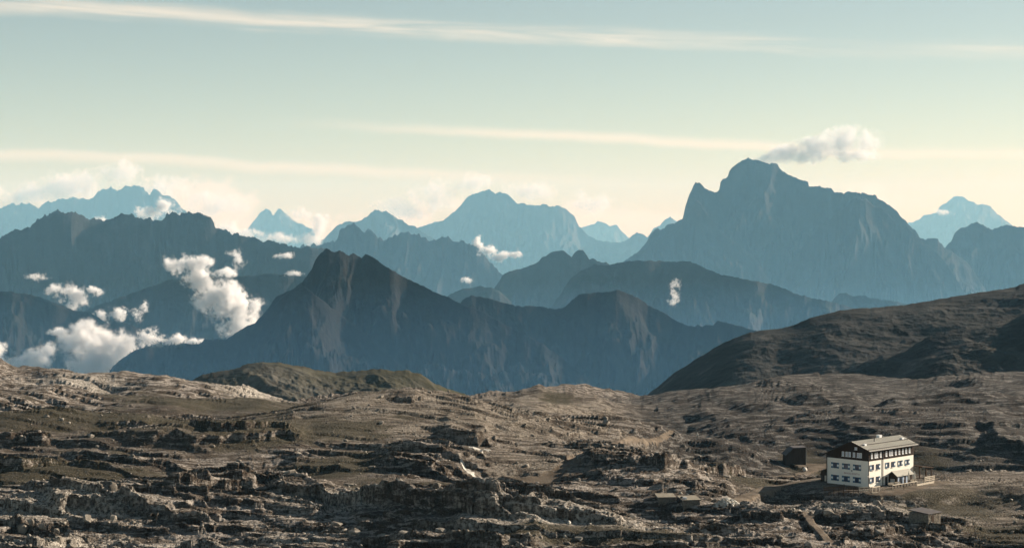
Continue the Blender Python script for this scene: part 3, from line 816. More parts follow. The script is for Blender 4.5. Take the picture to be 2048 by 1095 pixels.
def in_poly(X, Y, poly):
    n_ = len(poly)
    ins = np.zeros(X.shape, bool)
    j = n_ - 1
    for i in range(n_):
        xi, yi = poly[i]
        xj, yj = poly[j]
        c = ((yi > Y) != (yj > Y)) & (X < (xj - xi) * (Y - yi) / (yj - yi + 1e-12) + xi)
        ins ^= c
        j = i
    return ins


snow_v = np.zeros(gX.shape, bool)
jx, jy = 0.4 * fbm(gX / 1.5, gY / 1.5, 3, 301), 0.6 * fbm(gX / 1.5, gY / 1.5, 3, 302)
for poly in SNOW:
    wp = [world_xy(*p) for p in poly]
    snow_v |= in_poly(gX + jx, gY + jy, wp)
GP[..., 2] += np.where(snow_v, 0.12, 0)

face_path = gm['path'][:-1, :-1] > 0.5
face_snow = snow_v[:-1, :-1] & snow_v[1:, 1:]
face_path &= ~face_snow
pale = blob_mask(gX, gY, PALE, np.clip(1 + 1.1 * fbm(gX / 8, gY / 8, 3, 33), 0.3, 3))


def ground_mat():
    m, n = new_mat('dolomite_ground')
    geo = n.add('ShaderNodeNewGeometry')
    pos = geo.outputs['Position']
    nz = n.sep(geo.outputs['Normal'])[2]

    def at_(name):
        a = n.add('ShaderNodeAttribute', attribute_name=name)
        return a.outputs['Fac']

    big = n.noise(pos, 0.035, 4, 0.55)
    mid = n.noise(pos, 0.22, 5, 0.6)
    fine = n.noise(pos, 1.6, 5, 0.65)
    grit = n.noise(pos, 4.5, 4, 0.7)
    lay = n.noise(n.v('MULTIPLY', pos, (0.10, 0.42, 0.9)), 1.0, 6, 0.62, dist=0.4)
    crk = n.noise(n.v('MULTIPLY', pos, (0.22, 0.9, 2.2)), 1.0, 5, 0.62, dist=0.6)
    rock = n.mix(n.ramp(mid, 0.36, 0.66), (0.032, 0.021, 0.013), (0.092, 0.070, 0.051))
    rock = n.mix(n.m('MULTIPLY', n.ramp(lay, 0.47, 0.58), n.ramp(fine, 0.36, 0.54, 0.15, 0.9)), rock, (0.45, 0.40, 0.345))
    rock = n.mix(n.ramp(crk, 0.36, 0.46, 0.75, 0.0), rock, (0.018, 0.011, 0.0065))
    pl = n.m('MULTIPLY', at_('pale'), n.ramp(fine, 0.40, 0.58))
    rock = n.mix(pl, rock, (0.58, 0.53, 0.45))
    # dark water streaks running down the steep faces
    st = n.noise(n.v('MULTIPLY', pos, (1.0, 1.0, 0.12)), 0.9, 4, 0.6)
    wet = n.m('MULTIPLY', n.ramp(nz, 0.35, 0.75, 1.0, 0.0), n.ramp(st, 0.36, 0.58))
    rock = n.mix(n.m('MULTIPLY', wet, 0.8), rock, (0.030, 0.020, 0.013))
    cloud_shade = at_('grey')  # cloud shadow behind the hut, painted in as darker, greyer rock
    rock = n.mix(n.m('MULTIPLY', cloud_shade, 0.85), rock, n.mix(n.m('MULTIPLY', n.ramp(lay, 0.50, 0.64), n.ramp(fine, 0.34, 0.56, 0.2, 1.0)), (0.022, 0.018, 0.015), (0.185, 0.175, 0.157)))
    # turf and thin soil on the flatter ground
    turf = n.mix(n.ramp(fine, 0.35, 0.65), (0.020, 0.018, 0.007), (0.052, 0.041, 0.017))
    soil = n.mix(n.ramp(fine, 0.35, 0.65), (0.027, 0.019, 0.013), (0.076, 0.058, 0.043))
    gsum = n.m('ADD', n.m('MULTIPLY', at_('green'), 0.9), n.m('MULTIPLY', n.m('SUBTRACT', big, 0.5), 1.1))
    gsum = n.m('ADD', gsum, n.m('MULTIPLY', n.m('SUBTRACT', mid, 0.5), 1.1))
    gsum = n.m('ADD', gsum, n.m('MULTIPLY', n.m('SUBTRACT', fine, 0.5), 0.9))
    gmask = n.m('MULTIPLY', n.ramp(gsum, 0.25, 0.62), n.ramp(nz, 0.62, 0.84))
    gmask = n.m('MULTIPLY', gmask, 0.85)
    smask = n.m('MULTIPLY', n.ramp(n.m('ADD', at_('rough'), n.m('MULTIPLY', n.m('SUBTRACT', fine, 0.5), 1.2)), 0.2, 0.75, 1.0, 0.0), n.ramp(nz, 0.55, 0.8))
    smask = n.m('MULTIPLY', smask, 0.8)
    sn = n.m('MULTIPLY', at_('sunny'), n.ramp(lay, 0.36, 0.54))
    soil = n.mix(n.m('MULTIPLY', sn, 0.95), soil, n.mix(n.ramp(fine, 0.35, 0.65), (0.125, 0.098, 0.068), (0.38, 0.33, 0.26)))  # sunlight painted into the soil colour
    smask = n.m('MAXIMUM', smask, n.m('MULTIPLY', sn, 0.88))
    smask = n.m('MULTIPLY', smask, n.ramp(cloud_shade, 0.0, 1.0, 1.0, 0.25))
    c = n.mix(smask, rock, soil)
    c = n.mix(gmask, c, turf)
    c = n.mix(n.m('MULTIPLY', n.ramp(grit, 0.56, 0.66), n.ramp(cloud_shade, 0.0, 1.0, 0.6, 0.25)), c, (0.42, 0.375, 0.31))
    c = n.mix(n.ramp(grit, 0.28, 0.45, 0.5, 0.0), c, (0.020, 0.013, 0.008))
    h = n.m('ADD', n.m('MULTIPLY', fine, 0.7), n.m('MULTIPLY', grit, 0.30))
    finish(n, c, 0.95, h, 1.1, 1.0, 0.15)
    return m


def path_mat():
    m, n = new_mat('worn_path')
    pos = n.add('ShaderNodeNewGeometry').outputs['Position']
    a = n.noise(pos, 0.3, 5, 0.6)
    b = n.noise(pos, 2.5, 4, 0.65)
    c = n.mix(n.ramp(a, 0.35, 0.65), (0.085, 0.065, 0.046), (0.165, 0.132, 0.097))
    c = n.mix(n.m('MULTIPLY', n.ramp(b, 0.55, 0.7), 0.5), c, (0.26, 0.21, 0.16))
    c = n.mix(n.ramp(b, 0.28, 0.42, 0.4, 0.0), c, (0.07, 0.055, 0.04))
    finish(n, c, 0.95, b, 0.25, 0.8, 0.1)
    return m


def snow_mat():
    m, n = new_mat('old_snow')
    pos = n.add('ShaderNodeNewGeometry').outputs['Position']
    a = n.noise(pos, 0.8, 5, 0.6)
    c = n.mix(n.ramp(a, 0.3, 0.7), (0.36, 0.335, 0.285), (0.62, 0.59, 0.52))
    finish(n, c, 0.7, a, 0.1, 0.6, 0.2)
    return m


G_MAT, PATH_MAT, SNOW_MAT = ground_mat(), path_mat(), snow_mat()
keep = ~(face_path | face_snow)


def ground_obj(name, mask, mat, label, kind='structure'):
    me, used = grid_mesh(name, GP, mask)
    for nm, arr in (('green', gm['green']), ('sunny', gm['sunny']), ('pale', pale), ('rough', gm['rough']), ('grey', sstep(1180, 1330, nx + 60 * fbm(gX / 60, gY / 60, 2, 19)) * sstep(500, 560, gY))):  # grey: where the painted cloud shadow lies
        attr(me, nm, np.broadcast_to(arr, gX.shape).reshape(-1)[used])
    o = link(name, me, mat)
    return tag(o, label, kind=kind)


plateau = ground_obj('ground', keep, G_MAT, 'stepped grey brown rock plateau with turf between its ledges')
ground_obj('path', face_path, PATH_MAT, 'pale worn dirt path crossing the plateau to the hut')
ground_obj('snow_patch', face_snow, SNOW_MAT, 'small bright patch of old snow beside dark crags on the plateau')


def ground_z(X, Y):
    """height of the built ground near a point"""
    r = Y
    xp = X / r * F * 1.0
    # photo column from slope across (px() is very nearly linear here)
    lo = (X / r) * CP * F + 1024
    i = int(np.clip(np.searchsorted(cols, lo), 1, len(cols) - 1))
    row = GP[i]
    kk = np.argmin(np.abs(row[:, 1] - r) + np.abs(row[:, 0] - X) * 0.2)
    return float(row[kk, 2])


# ------------------------------------------------------------------ nearer slopes beyond the plateau
M_slope = mountain_mat('slope_turf', (0.044, 0.040, 0.037), (0.17, 0.158, 0.145), (0.030, 0.027, 0.019), 0.03, -400, 200, 0.70, 0.8, 5)
M_hill = mountain_mat('hill_turf', (0.075, 0.068, 0.058), (0.20, 0.185, 0.16), (0.056, 0.050, 0.022), 0.035, -400, 200, 0.80, 0.6, 4)


def slope(pts, D, depth, label, mat, seed, drop, rough=1.0, step=1.5, rows=150, name='hillside', tail=40, lean=0.0):
    """a hillside: its skyline at distance D, its foot depth metres nearer and drop metres lower"""
    pts = sorted(pts)
    xs = np.array([p[0] for p in pts], float)
    ys = np.array([p[1] for p in pts], float)
    c = np.arange(xs[0] - tail, xs[-1] + tail + step, step)
    y = np.interp(c, xs, ys) + np.where(c < xs[0], (xs[0] - c) * 0.6, 0)
    ker = np.exp(-np.linspace(-2, 2, int(90 / step) | 1) ** 2)
    szs = px(c, np.convolve(np.pad(y, len(ker) // 2, mode='edge'), ker / ker.sum(), 'valid'))[1]
    y = y + fbm(c / 14.0, c * 0 + seed, 4, seed, 0.55) * 3.0 * rough
    sx, sz = px(c, y)
    t = np.concatenate([-np.linspace(1, 0.05, 14), np.linspace(0, 1, rows) ** 1.2])[:, None]
    dep = D - t * depth + 0 * c[None, :]
    ta = np.abs(t)
    bl = np.clip(ta * 14, 0, 1)
    zc = (sz[None, :] * (1 - bl) + szs[None, :] * bl) * D
    z = zc - drop * np.where(t > 0, 0.55 * ta ** 1.6 + 0.45 * ta, ta * 1.4)
    X = sx[None, :] * dep
    amp = np.minimum(1, ta * 6) * rough
    z = z + amp * (6.0 * (fbm(X / 90 + lean * dep / 90, dep / 120, 3, seed + 1) - 0.1) + 3.2 * (ridged(X / 34 + dep / 60, dep / 50, 4, seed + 2) - 0.8) * 0.6 + 1.3 * fbm(X / 7, dep / 9, 4, seed + 3, 0.6))
    z = np.where(t > 0, np.minimum(z, sz[None, :] * dep - ta * 2.0), z)
    P = np.stack([X, dep, z], -1)
    me, _ = grid_mesh(name, P[::-1].transpose(1, 0, 2)[::-1])
    return tag(link(name, me, mat), label, kind='structure')


slope([(1240, 815), (1280, 794), (1295, 789), (1347, 747), (1392, 717), (1449, 684), (1490, 667), (1520, 660), (1557, 657), (1591, 648), (1617, 637), (1655, 626), (1692, 619), (1749, 614), (1805, 611), (1861, 601), (1917, 592), (1974, 582), (2015, 577), (2048, 567), (2200, 525), (2500, 470)],
      1640, 330, 'long dark hillside rising to the right behind the hut', M_slope, 5, 90, .6)
slope([(1620, 775), (1674, 744), (1722, 725), (1767, 710), (1812, 701), (1861, 669), (1917, 656), (1974, 646), (2030, 635), (2100, 600), (2500, 540)],
      1330, 150, 'nearer dark brown shoulder of the hillside at the right edge', M_slope, 6, 45, .7)
slope([(340, 790), (379, 763), (403, 750), (438, 741), (473, 735), (496, 728), (526, 723), (555, 725), (584, 729), (614, 734), (643, 740), (666, 745), (702, 742), (746, 738), (789, 740), (819, 741), (842, 748), (863, 762), (892, 776), (921, 784), (960, 800)],
      1420, 220, 'rounded greenish hill just beyond the edge of the plateau', M_hill, 8, 40, 1.0, name='hill')
# ------------------------------------------------------------------ mesh pieces
class MB:
    """collects boxes, prisms, tubes; build() links them as one mesh object"""
    def __init__(s):
        s.v, s.f, s.mi = [], [], []

    def add(s, vs, fs, mi=0):
        o = len(s.v)
        s.v += [tuple(v) for v in vs]
        s.f += [tuple(i + o for i in f) for f in fs]
        s.mi += [mi] * len(fs)
        return s

    def box(s, lo, hi, mi=0):
        x0, y0, z0 = lo
        x1, y1, z1 = hi
        return s.add([(x0, y0, z0), (x1, y0, z0), (x1, y1, z0), (x0, y1, z0), (x0, y0, z1), (x1, y0, z1), (x1, y1, z1), (x0, y1, z1)],
                     [(0, 3, 2, 1), (4, 5, 6, 7), (0, 1, 5, 4), (1, 2, 6, 5), (2, 3, 7, 6), (3, 0, 4, 7)], mi)

    def prism(s, poly, axis, a, b, mi=0):
        """extrude a 2-D polygon along axis 'x' (poly in y,z) or 'y' (poly in x,z) or 'z' (poly in x,y)"""
        n_ = len(poly)
        mk = {'x': lambda p, t: (t, p[0], p[1]), 'y': lambda p, t: (p[0], t, p[1]), 'z': lambda p, t: (p[0], p[1], t)}[axis]
        vs = [mk(p, a) for p in poly] + [mk(p, b) for p in poly]
        fs = [tuple(range(n_)), tuple(range(2 * n_ - 1, n_ - 1, -1))]
        fs += [((i + 1) % n_, i, i + n_, (i + 1) % n_ + n_) for i in range(n_)]
        return s.add(vs, fs, mi)

    def tube(s, p0, p1, r0, r1=None, k=8, mi=0):
        p0, p1 = Vector(p0), Vector(p1)
        r1 = r0 if r1 is None else r1
        d = (p1 - p0).normalized()
        a = d.orthogonal().normalized()
        b = d.cross(a)
        vs = []
        for p, r in ((p0, r0), (p1, r1)):
            for i in range(k):
                t = 2 * math.pi * i / k
                vs.append(p + (a * math.cos(t) + b * math.sin(t)) * r)
        fs = [(i, (i + 1) % k, (i + 1) % k + k, i + k) for i in range(k)]
        fs += [tuple(range(k - 1, -1, -1)), tuple(range(k, 2 * k))]
        return s.add(vs, fs, mi)

    def mesh(s, name, mats):
        me = bpy.data.meshes.new(name)
        me.from_pydata(s.v, [], s.f)
        for m in mats:
            me.materials.append(m)
        me.polygons.foreach_set('material_index', s.mi)
        import bmesh
        bm = bmesh.new()
        bm.from_mesh(me)
        bmesh.ops.recalc_face_normals(bm, faces=bm.faces)
        bm.to_mesh(me)
        bm.free()
        me.update()
        return me

    def build(s, name, mats, parent=None, bevel=0.0):
        o = link(name, s.mesh(name, mats if isinstance(mats, (list, tuple)) else [mats]), None, parent)
        if bevel:
            md = o.modifiers.new('bevel', 'BEVEL')
            md.width = bevel
            md.segments = 1
            md.limit_method = 'ANGLE'
        return o


def plain(name, col, rough=0.7, var=0.25, scale=1.2, spec=0.3, metal=0.0, stretch=(1, 1, 1), bump=0.0, dark=None):
    m, n = new_mat(name)
    pos = n.v('MULTIPLY', n.add('ShaderNodeTexCoord').outputs['Object'], stretch)
    a = n.noise(pos, scale, 5, 0.62)
    b = n.noise(pos, scale * 7, 3, 0.6)
    dk = dark or tuple(k * (1 - var) for k in col)
    c = n.mix(n.ramp(n.m('ADD', n.m('MULTIPLY', a, 0.7), n.m('MULTIPLY', b, 0.3)), 0.34, 0.62), dk, col)
    finish(n, c, rough, b if bump else None, bump, 0.8, spec, metal)
    return m


WALL = plain('white_render', (0.90, 0.85, 0.75), 0.9, 0.08, 0.5, 0.1, stretch=(1, 1, .35))
DARKWOOD = plain('dark_stained_boards', (0.050, 0.031, 0.020), 0.85, 0.5, 3.0, 0.15, stretch=(3, 3, .2))
OLDWOOD = plain('hut_shade_wood', (0.085, 0.056, 0.037), 0.9, 0.6, 2.5, 0.1, stretch=(3, 3, .25))
FENCEWOOD = plain('pale_fence_wood', (0.66, 0.58, 0.46), 0.85, 0.25, 2.0, 0.1)
ROOFM = plain('weathered_sheet_metal', (0.33, 0.315, 0.265), 0.6, 0.2, 0.7, 0.3, 0.1, stretch=(.3, 1, 1))
METAL = plain('brown_gutter_metal', (0.045, 0.038, 0.033), 0.5, 0.3, 2.0, 0.4)
TEAL = plain('blue_green_shutter_paint', (0.07, 0.155, 0.23), 0.6, 0.2, 3.0)
WHITEP = plain('white_paint', (0.82, 0.82, 0.80), 0.6, 0.08, 2.0)
CURTAIN = plain('window_curtain', (0.50, 0.50, 0.50), 0.9, 0.3, 5.0)
STONEW = plain('dry_stone', (0.26, 0.225, 0.18), 0.95, 0.55, 2.2, 0.1, bump=0.1)
SLABM = plain('roof_slab', (0.30, 0.265, 0.205), 0.9, 0.35, 1.2, 0.1)
GREYR = plain('grey_roofing', (0.105, 0.092, 0.088), 0.8, 0.25, 1.0, 0.2)
CANVAS = plain('cream_canvas', (0.72, 0.68, 0.60), 0.9, 0.12, 2.0, 0.1)
RED = plain('red_brown_lettering', (0.30, 0.09, 0.06), 0.8, 0.1, 2.0)
BLACKP = plain('dark_grey_paint', (0.03, 0.03, 0.032), 0.6, 0.2, 2.0)
gm_, n = new_mat('window_glass')
finish(n, (0.055, 0.085, 0.14), 0.06, spec=0.8)
GLASS = gm_
gm_, n = new_mat('painted_sky_glass')
finish(n, (0.42, 0.50, 0.60), 0.10, spec=0.9)  # sky reflection painted into the pale base colour
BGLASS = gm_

# ------------------------------------------------------------------ the mountain hut
EX = Vector((math.sqrt(.5), math.sqrt(.5), 0))
EY = Vector((-math.sqrt(.5), math.sqrt(.5), 0))


def along(xpix, d, off=Vector((0, 0, 0))):
    """how far from the near corner (plus off) along d one gets to photo column xpix"""
    t = float(px(xpix, 960)[0])
    p = HUT + off
    return (t * p.y - p.x) / (d.x - t * d.y)


WID = along(1653, EY)
LEN = along(1826.5, EX)
H_WHITE, H_EAVE, H_EAVE2 = 6.15, 8.75, 6.95
RIDGE_Y = along(1706, EY)
H_RIDGE = H_EAVE + RIDGE_Y * 0.36
HUTR = empty('mountain_hut', HUT, math.radians(45))
tag(HUTR, 'large white mountain hut with dark timber upper storey and pale metal roof', 'mountain hut')
Z0 = -1.2
# rendered lower storeys
MB().box((0, 0, Z0), (LEN, WID, H_WHITE)).build('wall', WALL, HUTR)
MB().box((-0.02, -0.02, Z0 - .3), (LEN + .02, WID + .02, 0.12)).build('plinth', STONEW, HUTR)
# timber upper storey with its two gables


def roof_z(y):
    return H_RIDGE - abs(y - RIDGE_Y) * ((H_RIDGE - H_EAVE) / RIDGE_Y if y < RIDGE_Y else (H_RIDGE - H_EAVE2) / (WID - RIDGE_Y))


poly = [(-0.06, H_WHITE + .004), (WID + 0.06, H_WHITE + .004), (WID + 0.06, H_EAVE2 - 0.02), (RIDGE_Y, H_RIDGE - 0.02), (-0.06, H_EAVE - 0.02)]
MB().prism(poly, 'x', -0.06, LEN + 0.06).build('timber_storey', DARKWOOD, HUTR)
bt = MB()                                       # cover strips of the boarding
for i in range(int(WID / 0.55)):
    yy = 0.2 + i * 0.55
    bt.box((-0.10, yy, H_WHITE + .02), (-0.062, yy + 0.10, roof_z(yy) - 0.15))
for i in range(int(LEN / 0.55)):
    xx = 0.2 + i * 0.55
    bt.box((xx, -0.10, H_WHITE + .02), (xx + 0.10, -0.062, H_EAVE - 0.15))
bt.build('board_strips', DARKWOOD, HUTR)['kind'] = 'stuff'
# roof: two metal slopes with an overhang, edge boards, seams and snow guards
OVX, OVY = 0.85, 0.75
s1 = (H_RIDGE - H_EAVE) / RIDGE_Y
s2 = (H_RIDGE - H_EAVE2) / (WID - RIDGE_Y)
T = 0.16
MB().prism([(RIDGE_Y, H_RIDGE), (-OVY, H_EAVE - s1 * OVY), (-OVY, H_EAVE - s1 * OVY + T), (RIDGE_Y, H_RIDGE + T)], 'x', -OVX, LEN + OVX).build('roof', ROOFM, HUTR)
rf = MB().prism([(RIDGE_Y + .001, H_RIDGE), (RIDGE_Y + .001, H_RIDGE + T), (WID + OVY, H_EAVE2 - s2 * OVY + T), (WID + OVY, H_EAVE2 - s2 * OVY)], 'x', -OVX, LEN + OVX).build('roof', ROOFM, HUTR)
sm = MB()
for i in range(1, int((LEN + 2 * OVX) / 0.9)):
    xx = -OVX + i * 0.9
    sm.prism([(RIDGE_Y - .05, H_RIDGE + T - .05 * s1), (-OVY + .02, H_EAVE - s1 * (OVY - .02) + T), (-OVY + .02, H_EAVE - s1 * (OVY - .02) + T + .035), (RIDGE_Y - .05, H_RIDGE + T + .035)], 'x', xx, xx + .04)
sm.build('roof_seams', ROOFM, HUTR)['kind'] = 'stuff'
for fr_ in (0.48, 0.93):
    yy = RIDGE_Y - fr_ * (RIDGE_Y + OVY)
    zz = H_RIDGE - (RIDGE_Y - yy) * s1 + T
    MB().box((-OVX + .2, yy - .05, zz), (LEN + OVX - .2, yy + .05, zz + .17)).build('snow_guard', METAL, HUTR)
# verge boards on the front gable
vb = MB().prism([(RIDGE_Y, H_RIDGE - .16), (-OVY, H_EAVE - s1 * OVY - .16), (-OVY, H_EAVE - s1 * OVY + T + .02), (RIDGE_Y, H_RIDGE + T + .02)], 'x', -OVX - .06, -OVX - .002)
vb.prism([(RIDGE_Y, H_RIDGE - .16), (RIDGE_Y, H_RIDGE + T + .02), (WID + OVY, H_EAVE2 - s2 * OVY + T + .02), (WID + OVY, H_EAVE2 - s2 * OVY - .16)], 'x', -OVX - .06, -OVX - .002)
vb.build('verge_board', DARKWOOD, HUTR)
MB().tube((-OVX, -OVY - .07, H_EAVE - s1 * OVY + .04), (LEN + OVX, -OVY - .07, H_EAVE - s1 * OVY + .04), .075).build('gutter', METAL, HUTR)
# chimneys and roof vents
xc = along(1758, EX, EY * (RIDGE_Y + 1.2))
ch = MB().box((xc - .5, RIDGE_Y + .8, H_RIDGE - 1.0), (xc + .5, RIDGE_Y + 1.7, H_RIDGE + .5)).build('chimney', WHITEP, HUTR)
MB().box((xc - .58, RIDGE_Y + .72, H_RIDGE + .503), (xc + .58, RIDGE_Y + 1.78, H_RIDGE + .58)).build('chimney_cap', WHITEP, ch)
for xp_, f in ((1729, 0.55), (1803.5, 0.45)):
    yy = RIDGE_Y * (1 - f)
    xx = along(xp_, EX, EY * yy)
    zz = roof_z(yy) + T
    v_ = MB().box((xx - .42, yy - .32, zz - .25), (xx + .42, yy + .32, zz + .32)).build('roof_vent', WHITEP, HUTR, 0.03)
yy = RIDGE_Y * .7
xx = along(1748, EX, EY * yy)
MB().tube((xx, yy, roof_z(yy)), (xx, yy, roof_z(yy) + 1.1), .11).build('flue_pipe', METAL, HUTR)
# rain pipes
for x_, y_, top_ in ((along(1765, EX), -.12, H_EAVE - .2), (-.12, WID - .15, H_EAVE2 - .25), (-.10, -.10, H_WHITE + .8)):
    MB().tube((x_, y_, Z0 + .3), (x_, y_, top_), .085).build('rain_pipe', METAL, HUTR)


def window_set(w_, h_, shutters, style):
    """window facing -Y at its own origin (centre): frame, panes, shutters"""
    b = MB()
    t = 0.09
    for lo, hi in (((-w_ / 2, -.05, -h_ / 2), (-w_ / 2 + t, .03, h_ / 2)), ((w_ / 2 - t, -.05, -h_ / 2), (w_ / 2, .03, h_ / 2)),
                   ((-w_ / 2 + t, -.05, h_ / 2 - t), (w_ / 2 - t, .03, h_ / 2)), ((-w_ / 2 + t, -.05, -h_ / 2), (w_ / 2 - t, .03, -h_ / 2 + t)),
                   ((-.03, -.045, -h_ / 2 + t), (.03, .02, h_ / 2 - t))):
        b.box(lo, hi)
    fm = b.mesh('window', [WHITEP if style == 'narrow' else DARKWOOD])
    gl = []
    for sgn in (-1, 1):
        a_, c_ = sorted((sgn * .032, sgn * (w_ / 2 - t - .002)))
        gl.append(MB().box((a_, -.018, -h_ / 2 + t + .002), (c_, -.006, h_ / 2 - t - .002)).mesh('pane', [BGLASS if style == 'narrow' else GLASS]))
    sh = []
    for sgn in shutters:
        x0 = sgn * (w_ / 2 + .03)
        x1 = x0 + sgn * w_ * 0.56
        a_, c_ = sorted((x0, x1))
        m_ = (a_ + c_) / 2
        s_ = MB().box((a_, -.075, -h_ / 2 - .03), (c_, -.03, h_ / 2 + .03), 0)
        hh = h_ / 2 + .03
        # pale hourglass field painted between the dark ends
        s_.prism([(a_ + .02, -hh * .42), (m_, -hh * .30), (c_ - .02, -hh * .42), (c_ - .02, hh * .42), (m_, hh * .30), (a_ + .02, hh * .42)], 'y', -.082, -.0752, 1)
        sh.append(s_.mesh('shutter', [TEAL, WHITEP]))
    sill = MB().box((-w_ / 2 - .08, -.14, -h_ / 2 - .07), (w_ / 2 + .08, .02, -h_ / 2 - .004)).mesh('sill', [WHITEP])
    return fm, gl, sh, sill


SETS = {'gab': window_set(0.62, 1.1, (), 'narrow'), 'shut': window_set(1.02, 1.28, (-1, 1), 'shut'), 'left': window_set(1.0, 1.28, (-1,), 'shut'), 'right': window_set(1.0, 1.28, (1,), 'shut'),
        'small': window_set(0.86, 1.28, (-1, 1), 'shut'), 'attic': window_set(0.72, 1.18, (), 'narrow'), 'tiny': window_set(0.66, 0.6, (), 'narrow'), 'slit': window_set(0.60, 1.20, (), 'narrow')}


def put_window(key, face, s_, z):
    fm, gl, sh, sill = SETS[key]
    o = link('window', fm, None, HUTR)
    proud = 0.068 if key in ('attic', 'gab', 'tiny', 'slit') else 0.004
    if face == 'gable':
        o.location = (-0.03 - proud, s_, z)
        o.rotation_euler = (0, 0, -math.pi / 2)
    else:
        o.location = (s_, -0.03 - proud, z)
    for me in gl:
        link('pane', me, None, o)
    for me in sh:
        link('shutter', me, None, o)
    link('sill', sill, None, o)


for xp_ in (1670.3, 1692.2, 1714.2):
    put_window('shut', 'gable', along(xp_, EY), 4.45)
    put_window('shut', 'gable', along(xp_, EY), 1.55)
for xp_ in (1686.3, 1693.6, 1699.6, 1708.3, 1716.4, 1721.6):
    put_window('gab', 'gable', along(xp_, EY), 7.35)
put_window('tiny', 'gable', along(1712, EY), H_RIDGE - 1.45)
for z in (4.6, 1.7):
    put_window('left', 'long', along(1744.9, EX), z)
    put_window('right', 'long', along(1754.6, EX), z)
put_window('left', 'long', along(1775.8, EX), 4.6)
put_window('right', 'long', along(1784.8, EX), 4.6)
put_window('small', 'long', along(1800, EX), 4.6)
put_window('small', 'long', along(1814, EX), 4.6)
for xp_ in (1742.6, 1749.6, 1753.3, 1760.4, 1771.6, 1778.8, 1782.9, 1790.4, 1797.5, 1804.5, 1811.1, 1818):
    put_window('slit', 'long', along(xp_, EX), 7.35)
# painted name and emblem on the gable
fc = bpy.data.curves.new('lettering', 'FONT')
fc.body = 'RIFUGIO ROSETTA'
fc.size = 0.52
fc.align_x = 'CENTER'
fc.extrude = 0.004
fc.materials.append(RED)
tmp = bpy.data.objects.new('lettering_curve', fc)
COL.objects.link(tmp)
lme = bpy.data.meshes.new_from_object(tmp.evaluated_get(bpy.context.evaluated_depsgraph_get()))
bpy.data.objects.remove(tmp)
lme.name = 'lettering'
lt = link('lettering', lme, None, HUTR)
lt['kind'] = 'stuff'
lt.matrix_local = Matrix(((0, 0, -1, -0.012), (-1, 0, 0, along(1703.5, EY)), (0, 1, 0, 2.72), (0, 0, 0, 1)))
ye = along(1703.5, EY)
em = MB().prism([(ye - .26, 3.62), (ye - .10, 3.50), (ye, 3.30), (ye + .10, 3.50), (ye + .26, 3.62), (ye + .08, 3.66), (ye, 3.80), (ye - .08, 3.66)], 'x', -.012, -.003)
em.build('emblem', BLACKP, HUTR)
# lantern on the corner
la = MB().box((-.45, -.07, 2.95), (-.02, .0, 3.0)).build('lantern', METAL, HUTR)
MB().prism([(-.52, 2.9), (-.30, 2.9), (-.34, 2.55), (-.48, 2.55)], 'y', -.14, .06).build('lantern_glass', CANVAS, la)

# entrance porch with its own small roof
px0 = along(1777.0, EX)
PD, PL, PH = 2.3, along(1808, EX) - px0, 2.35
po = MB().box((px0, -PD, -.2), (px0 + PL, -.004, PH)).prism([(-.004, PH), (-PD, PH), (-PD / 2, PH + 0.8)], 'x', px0, px0 + PL).build('porch', DARKWOOD, HUTR)
MB().prism([(-PD / 2, PH + 0.8), (-PD - .35, PH - .28), (-PD - .35, PH - .17), (-PD / 2, PH + 0.92)], 'x', px0 - .4, px0 + PL + .3).prism(
    [(-PD / 2 + .001, PH + 0.8), (-PD / 2 + .001, PH + 0.92), (-.02, PH + .16), (-.02, PH + .05)], 'x', px0 - .4, px0 + PL + .3).build('porch_roof', ROOFM, po)
MB().box((px0 - .05, -1.75, .55), (px0 - .005, -.55, 1.45)).build('porch_window', CURTAIN, po)
for a_ in (0.35, 2.3, 3.7):
    MB().box((px0 + a_, -PD - .05, .15), (px0 + a_ + .62, -PD - .005, 1.95)).build('porch_window', BGLASS, po)
MB().box((px0 + 1.2, -PD - .06, -.1), (px0 + 2.15, -PD - .005, 2.05)).build('porch_door', GLASS, po)
MB().box((along(1772.5, EX) - .45, -.05, -.1), (along(1772.5, EX) + .45, -.006, 1.95)).build('side_door', DARKWOOD, HUTR)


def loc2w(x, y, z=0.0):
    return HUT + EX * x + EY * y + Vector((0, 0, z))


def on_terrace(xp_, yp_, z=None):
    z = HZ if z is None else z
    sx, sz = px(xp_, yp_)
    d = z / float(sz)
    return Vector((float(sx) * d, d, z))


def on_ground(xp_, yp_):
    """where the sight line through a photo pixel first meets the built ground"""
    sx, sz = (float(k_) for k_ in px(xp_, yp_))
    i = int(np.clip(np.searchsorted(cols, xp_), 1, len(cols) - 1))
    row = GP[i]
    g = row[:, 2] - sz * row[:, 1]
    k_ = np.nonzero(g >= 0)[0]
    kk = k_[0] if len(k_) else 0
    return Vector((sx * row[kk, 1], row[kk, 1], row[kk, 2]))


# low boarded annex behind the left end of the gable
an = empty('annex_shed', loc2w(3.0, WID + .15), math.radians(45))
tag(an, 'small dark boarded lean-to against the left end of the white hut', 'shed')
MB().box((0, 0, -1.2), (5.5, 3.6, 2.35)).build('wall', OLDWOOD, an)
MB().prism([(-.02, 3.35), (3.95, 2.15), (3.95, 2.29), (-.02, 3.49)], 'x', -.3, 5.8).build('roof', OLDWOOD, an)
MB().box((.4, .55, 2.4), (1.2, 1.35, 4.7)).build('chimney', OLDWOOD, an)
MB().box((-.06, 1.1, -.2), (-.005, 2.5, 1.3)).build('door', FENCEWOOD, an)

